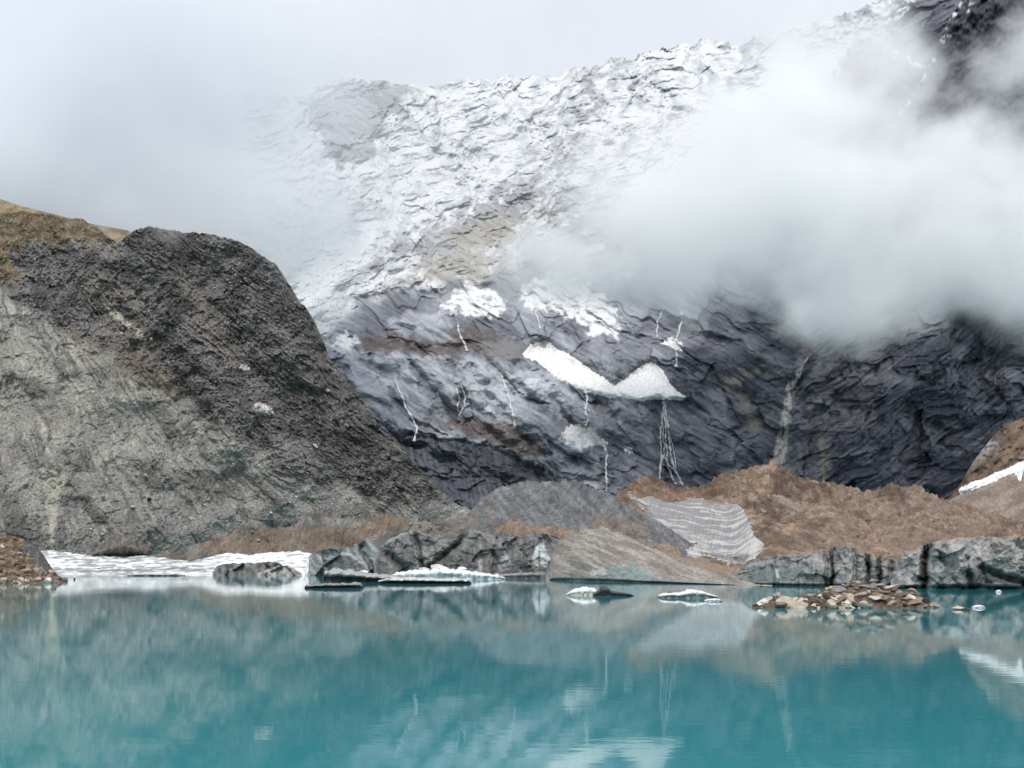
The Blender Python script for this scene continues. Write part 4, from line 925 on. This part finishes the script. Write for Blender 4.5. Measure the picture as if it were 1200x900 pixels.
def cloud(name, label, puffs, lo, hi, voxel, nscale, erode, mat, detail=5):
    """a bank of mist: soft puffs torn by fractal noise, sampled on a voxel grid"""
    ng = bpy.data.node_groups.new(name, 'GeometryNodeTree')
    ng.interface.new_socket('Geometry', in_out='OUTPUT', socket_type='NodeSocketGeometry')
    N, L = ng.nodes, ng.links
    out = N.new('NodeGroupOutput'); vc = N.new('GeometryNodeVolumeCube')
    vc.inputs['Min'].default_value = lo; vc.inputs['Max'].default_value = hi
    for k, a in enumerate('XYZ'): vc.inputs['Resolution ' + a].default_value = max(8, int((hi[k] - lo[k]) / voxel))
    pos = N.new('GeometryNodeInputPosition')
    def math_(op, a, b_=None, clamp=False):
        n = N.new('ShaderNodeMath'); n.operation = op; n.use_clamp = clamp
        for s, v in zip(n.inputs, (a, b_)):
            if v is None: continue
            if isinstance(v, (int, float)): s.default_value = v
            else: L.new(v, s)
        return n.outputs[0]
    warp = N.new('ShaderNodeTexNoise'); warp.inputs['Scale'].default_value = nscale * .6; warp.inputs['Detail'].default_value = 3; L.new(pos.outputs[0], warp.inputs['Vector'])
    ws = N.new('ShaderNodeVectorMath'); ws.operation = 'MULTIPLY_ADD'; L.new(warp.outputs['Color'], ws.inputs[0]); ws.inputs[1].default_value = (240, 200, 240); ws.inputs[2].default_value = (-120, -100, -120)
    wp = N.new('ShaderNodeVectorMath'); wp.operation = 'ADD'; L.new(pos.outputs[0], wp.inputs[0]); L.new(ws.outputs[0], wp.inputs[1])
    total = None
    for px, py, Y, rx, ry, rY, dn in puffs:
        c = W(px, py, Y); r = (rx * Y / F, rY, ry * Y / F)
        a = N.new('ShaderNodeVectorMath'); a.operation = 'SUBTRACT'; L.new(wp.outputs[0], a.inputs[0]); a.inputs[1].default_value = c
        d = N.new('ShaderNodeVectorMath'); d.operation = 'DIVIDE'; L.new(a.outputs[0], d.inputs[0]); d.inputs[1].default_value = r
        l = N.new('ShaderNodeVectorMath'); l.operation = 'LENGTH'; L.new(d.outputs[0], l.inputs[0])
        mr = N.new('ShaderNodeMapRange'); mr.interpolation_type = 'SMOOTHSTEP'; mr.inputs[1].default_value = 1.1; mr.inputs[2].default_value = .35; mr.inputs[3].default_value = 0; mr.inputs[4].default_value = dn
        L.new(l.outputs['Value'], mr.inputs[0])
        total = mr.outputs[0] if total is None else math_('MAXIMUM', total, mr.outputs[0])
    nz = N.new('ShaderNodeTexNoise'); nz.inputs['Scale'].default_value = nscale; nz.inputs['Detail'].default_value = detail; nz.inputs['Roughness'].default_value = .6; L.new(wp.outputs[0], nz.inputs['Vector'])
    tear = N.new('ShaderNodeMapRange'); tear.inputs[1].default_value = .36; tear.inputs[2].default_value = .62; tear.inputs[3].default_value = 1 - erode; tear.inputs[4].default_value = 1.0; L.new(nz.outputs[0], tear.inputs[0])
    L.new(math_('MULTIPLY', total, tear.outputs[0]), vc.inputs['Density'])
    sm = N.new('GeometryNodeSetMaterial'); sm.inputs['Material'].default_value = mat
    L.new(vc.outputs[0], sm.inputs[0]); L.new(sm.outputs[0], out.inputs[0])
    me = bpy.data.meshes.new(name); me.materials.append(mat)
    o = bpy.data.objects.new(name, me); COL.objects.link(o)
    md = o.modifiers.new('cloud field', 'NODES'); md.node_group = ng
    return tag(o, label, kind='stuff')

M_CLOUD = cloud_mat('cloud_vapour', CLOUD_DENS, (.955, .963, .976, 1)); M_BRIGHT = cloud_mat('bright_cloud_vapour', CLOUD_DENS * 1.5, (1, 1, 1, 1))
# px, py, distance, radius across, radius up (photo pixels at that distance), radius in depth (m), density
RIGHT = [(1000, 250, 1240, 330, 125, 110, 1.0), (1230, 290, 1240, 230, 110, 110, 1.0), (800, 250, 1300, 200, 110, 90, 1.0), (690, 300, 1330, 170, 68, 80, 1.0), (640, 315, 1390, 80, 50, 50, .5), (800, 180, 1340, 100, 80, 80, .7), (860, 318, 1250, 190, 62, 90, .9), (1060, 325, 1220, 190, 62, 90, .9),
         (1200, 338, 1200, 120, 60, 80, .8), (900, 150, 1330, 110, 90, 90, .9), (830, 160, 1335, 110, 80, 80, 1.0), (960, 100, 1330, 100, 90, 90, 1.0), (1020, 70, 1300, 60, 60, 80, .7), (1010, 120, 1280, 80, 50, 80, 1.0), (1130, 180, 1250, 150, 60, 80, .8), (1200, 110, 1300, 60, 50, 60, .5), (1200, 60, 1260, 75, 75, 80, 1.0), (1040, 20, 1320, 60, 60, 90, .6), (930, 440, 1290, 60, 34, 40, .10), (650, 290, 1390, 90, 60, 60, .12), (770, 230, 1330, 110, 90, 80, .8), (1000, 335, 1230, 300, 50, 80, 1.0), (1050, 130, 1240, 50, 60, 60, .6), (960, 40, 1380, 90, 70, 80, .4)]
LEFT = [(150, 120, 1380, 320, 260, 160, 1.0), (0, 200, 1380, 300, 180, 160, 1.0), (300, 250, 1320, 120, 130, 100, .8), (375, 190, 1380, 80, 160, 90, .5), (350, 300, 1330, 80, 90, 80, .6), (330, 60, 1450, 150, 90, 120, .7), (430, 60, 1500, 130, 60, 100, .5), (450, 110, 1480, 80, 50, 60, .22), (380, 130, 1450, 60, 60, 60, .4), (395, 350, 1280, 70, 55, 60, .3), (520, 200, 1500, 200, 170, 60, .13), (410, 190, 1400, 110, 130, 70, .4), (490, 90, 1500, 110, 45, 60, .22), (400, 260, 1450, 70, 90, 60, .35)]
CREST = [(205, 275, 890, 60, 34, 30, .5), (320, 318, 930, 26, 30, 26, .5), (110, 268, 940, 60, 16, 20, .35)]
cloud('clouds', 'thick grey cloud hanging in front of the rock wall at the right', RIGHT, (-120, 1100, 250), (1000, 1460, 960), 5.5, .012, .85, M_BRIGHT)
cloud('clouds', 'pale cloud filling the valley behind the moraine at the left', LEFT, (-1000, 1180, 250), (80, 1600, 1050), 8, .009, .8, M_CLOUD)
cloud('mist', 'thin mist drifting over the moraine crest', CREST, (-480, 840, 240), (-150, 980, 400), 4, .02, .8, M_CLOUD)

# ----------------------------------------------------------------------------- daylight
SUN_EL, SUN_AZ = math.radians(57), math.radians(184)      # azimuth clockwise from +Y (the view direction)
w = bpy.data.worlds.new('World'); sc.world = w; w.use_nodes = True
N, L = w.node_tree.nodes, w.node_tree.links
bg = N['Background']; bg.inputs['Strength'].default_value = .10
sky = N.new('ShaderNodeTexSky'); sky.sky_type = 'NISHITA'; sky.sun_disc = False; sky.sun_elevation = SUN_EL; sky.sun_rotation = SUN_AZ; sky.altitude = 3500
L.new(sky.outputs[0], bg.inputs[0])
tc = N.new('ShaderNodeTexCoord')
nz = N.new('ShaderNodeTexNoise'); nz.inputs['Scale'].default_value = 2.2; nz.inputs['Detail'].default_value = 5; L.new(tc.outputs['Generated'], nz.inputs['Vector'])
cr = N.new('ShaderNodeValToRGB'); cr.color_ramp.elements[0].position = .3; cr.color_ramp.elements[1].position = .7
cr.color_ramp.elements[0].color = (.52, .545, .605, 1); cr.color_ramp.elements[1].color = (.735, .76, .815, 1)
L.new(nz.outputs[0], cr.inputs[0])
ov = N.new('ShaderNodeBackground'); ov.inputs['Strength'].default_value = 1.0; L.new(cr.outputs[0], ov.inputs[0])
mxs = N.new('ShaderNodeMixShader'); mxs.inputs[0].default_value = .9
L.new(bg.outputs[0], mxs.inputs[1]); L.new(ov.outputs[0], mxs.inputs[2]); L.new(mxs.outputs[0], N['World Output'].inputs['Surface'])
sun = bpy.data.lights.new('sun', 'SUN'); sun.energy = 1.5; sun.angle = math.radians(12); sun.color = (1, .965, .91)
so = bpy.data.objects.new('sun', sun); COL.objects.link(so)
from mathutils import Vector
sd = Vector((math.sin(SUN_AZ) * math.cos(SUN_EL), math.cos(SUN_AZ) * math.cos(SUN_EL), math.sin(SUN_EL)))
so.rotation_euler = (-sd).to_track_quat('-Z', 'Y').to_euler(); so.location = (200, -200, 600)

# ----------------------------------------------------------------------------- camera and render
cam = bpy.data.cameras.new('camera'); co = bpy.data.objects.new('camera', cam); COL.objects.link(co)
co.location = (0, 0, CH); co.rotation_euler = (math.pi / 2, 0, 0)
cam.sensor_width = 36; cam.lens = 36 * F / 1200; cam.shift_y = (HY - 450) / 1200; cam.clip_start = .5; cam.clip_end = 30000
sc.camera = co
sc.view_settings.view_transform = 'Standard'; sc.view_settings.look = 'None'; sc.view_settings.exposure = 0.5; sc.view_settings.gamma = 1.0
cy = sc.cycles
cy.use_denoising = True; cy.max_bounces = 24; cy.diffuse_bounces = 2; cy.glossy_bounces = 2; cy.volume_bounces = 24
cy.volume_step_rate = 2.0; cy.volume_max_steps = 160; cy.use_adaptive_sampling = True; cy.adaptive_threshold = .02
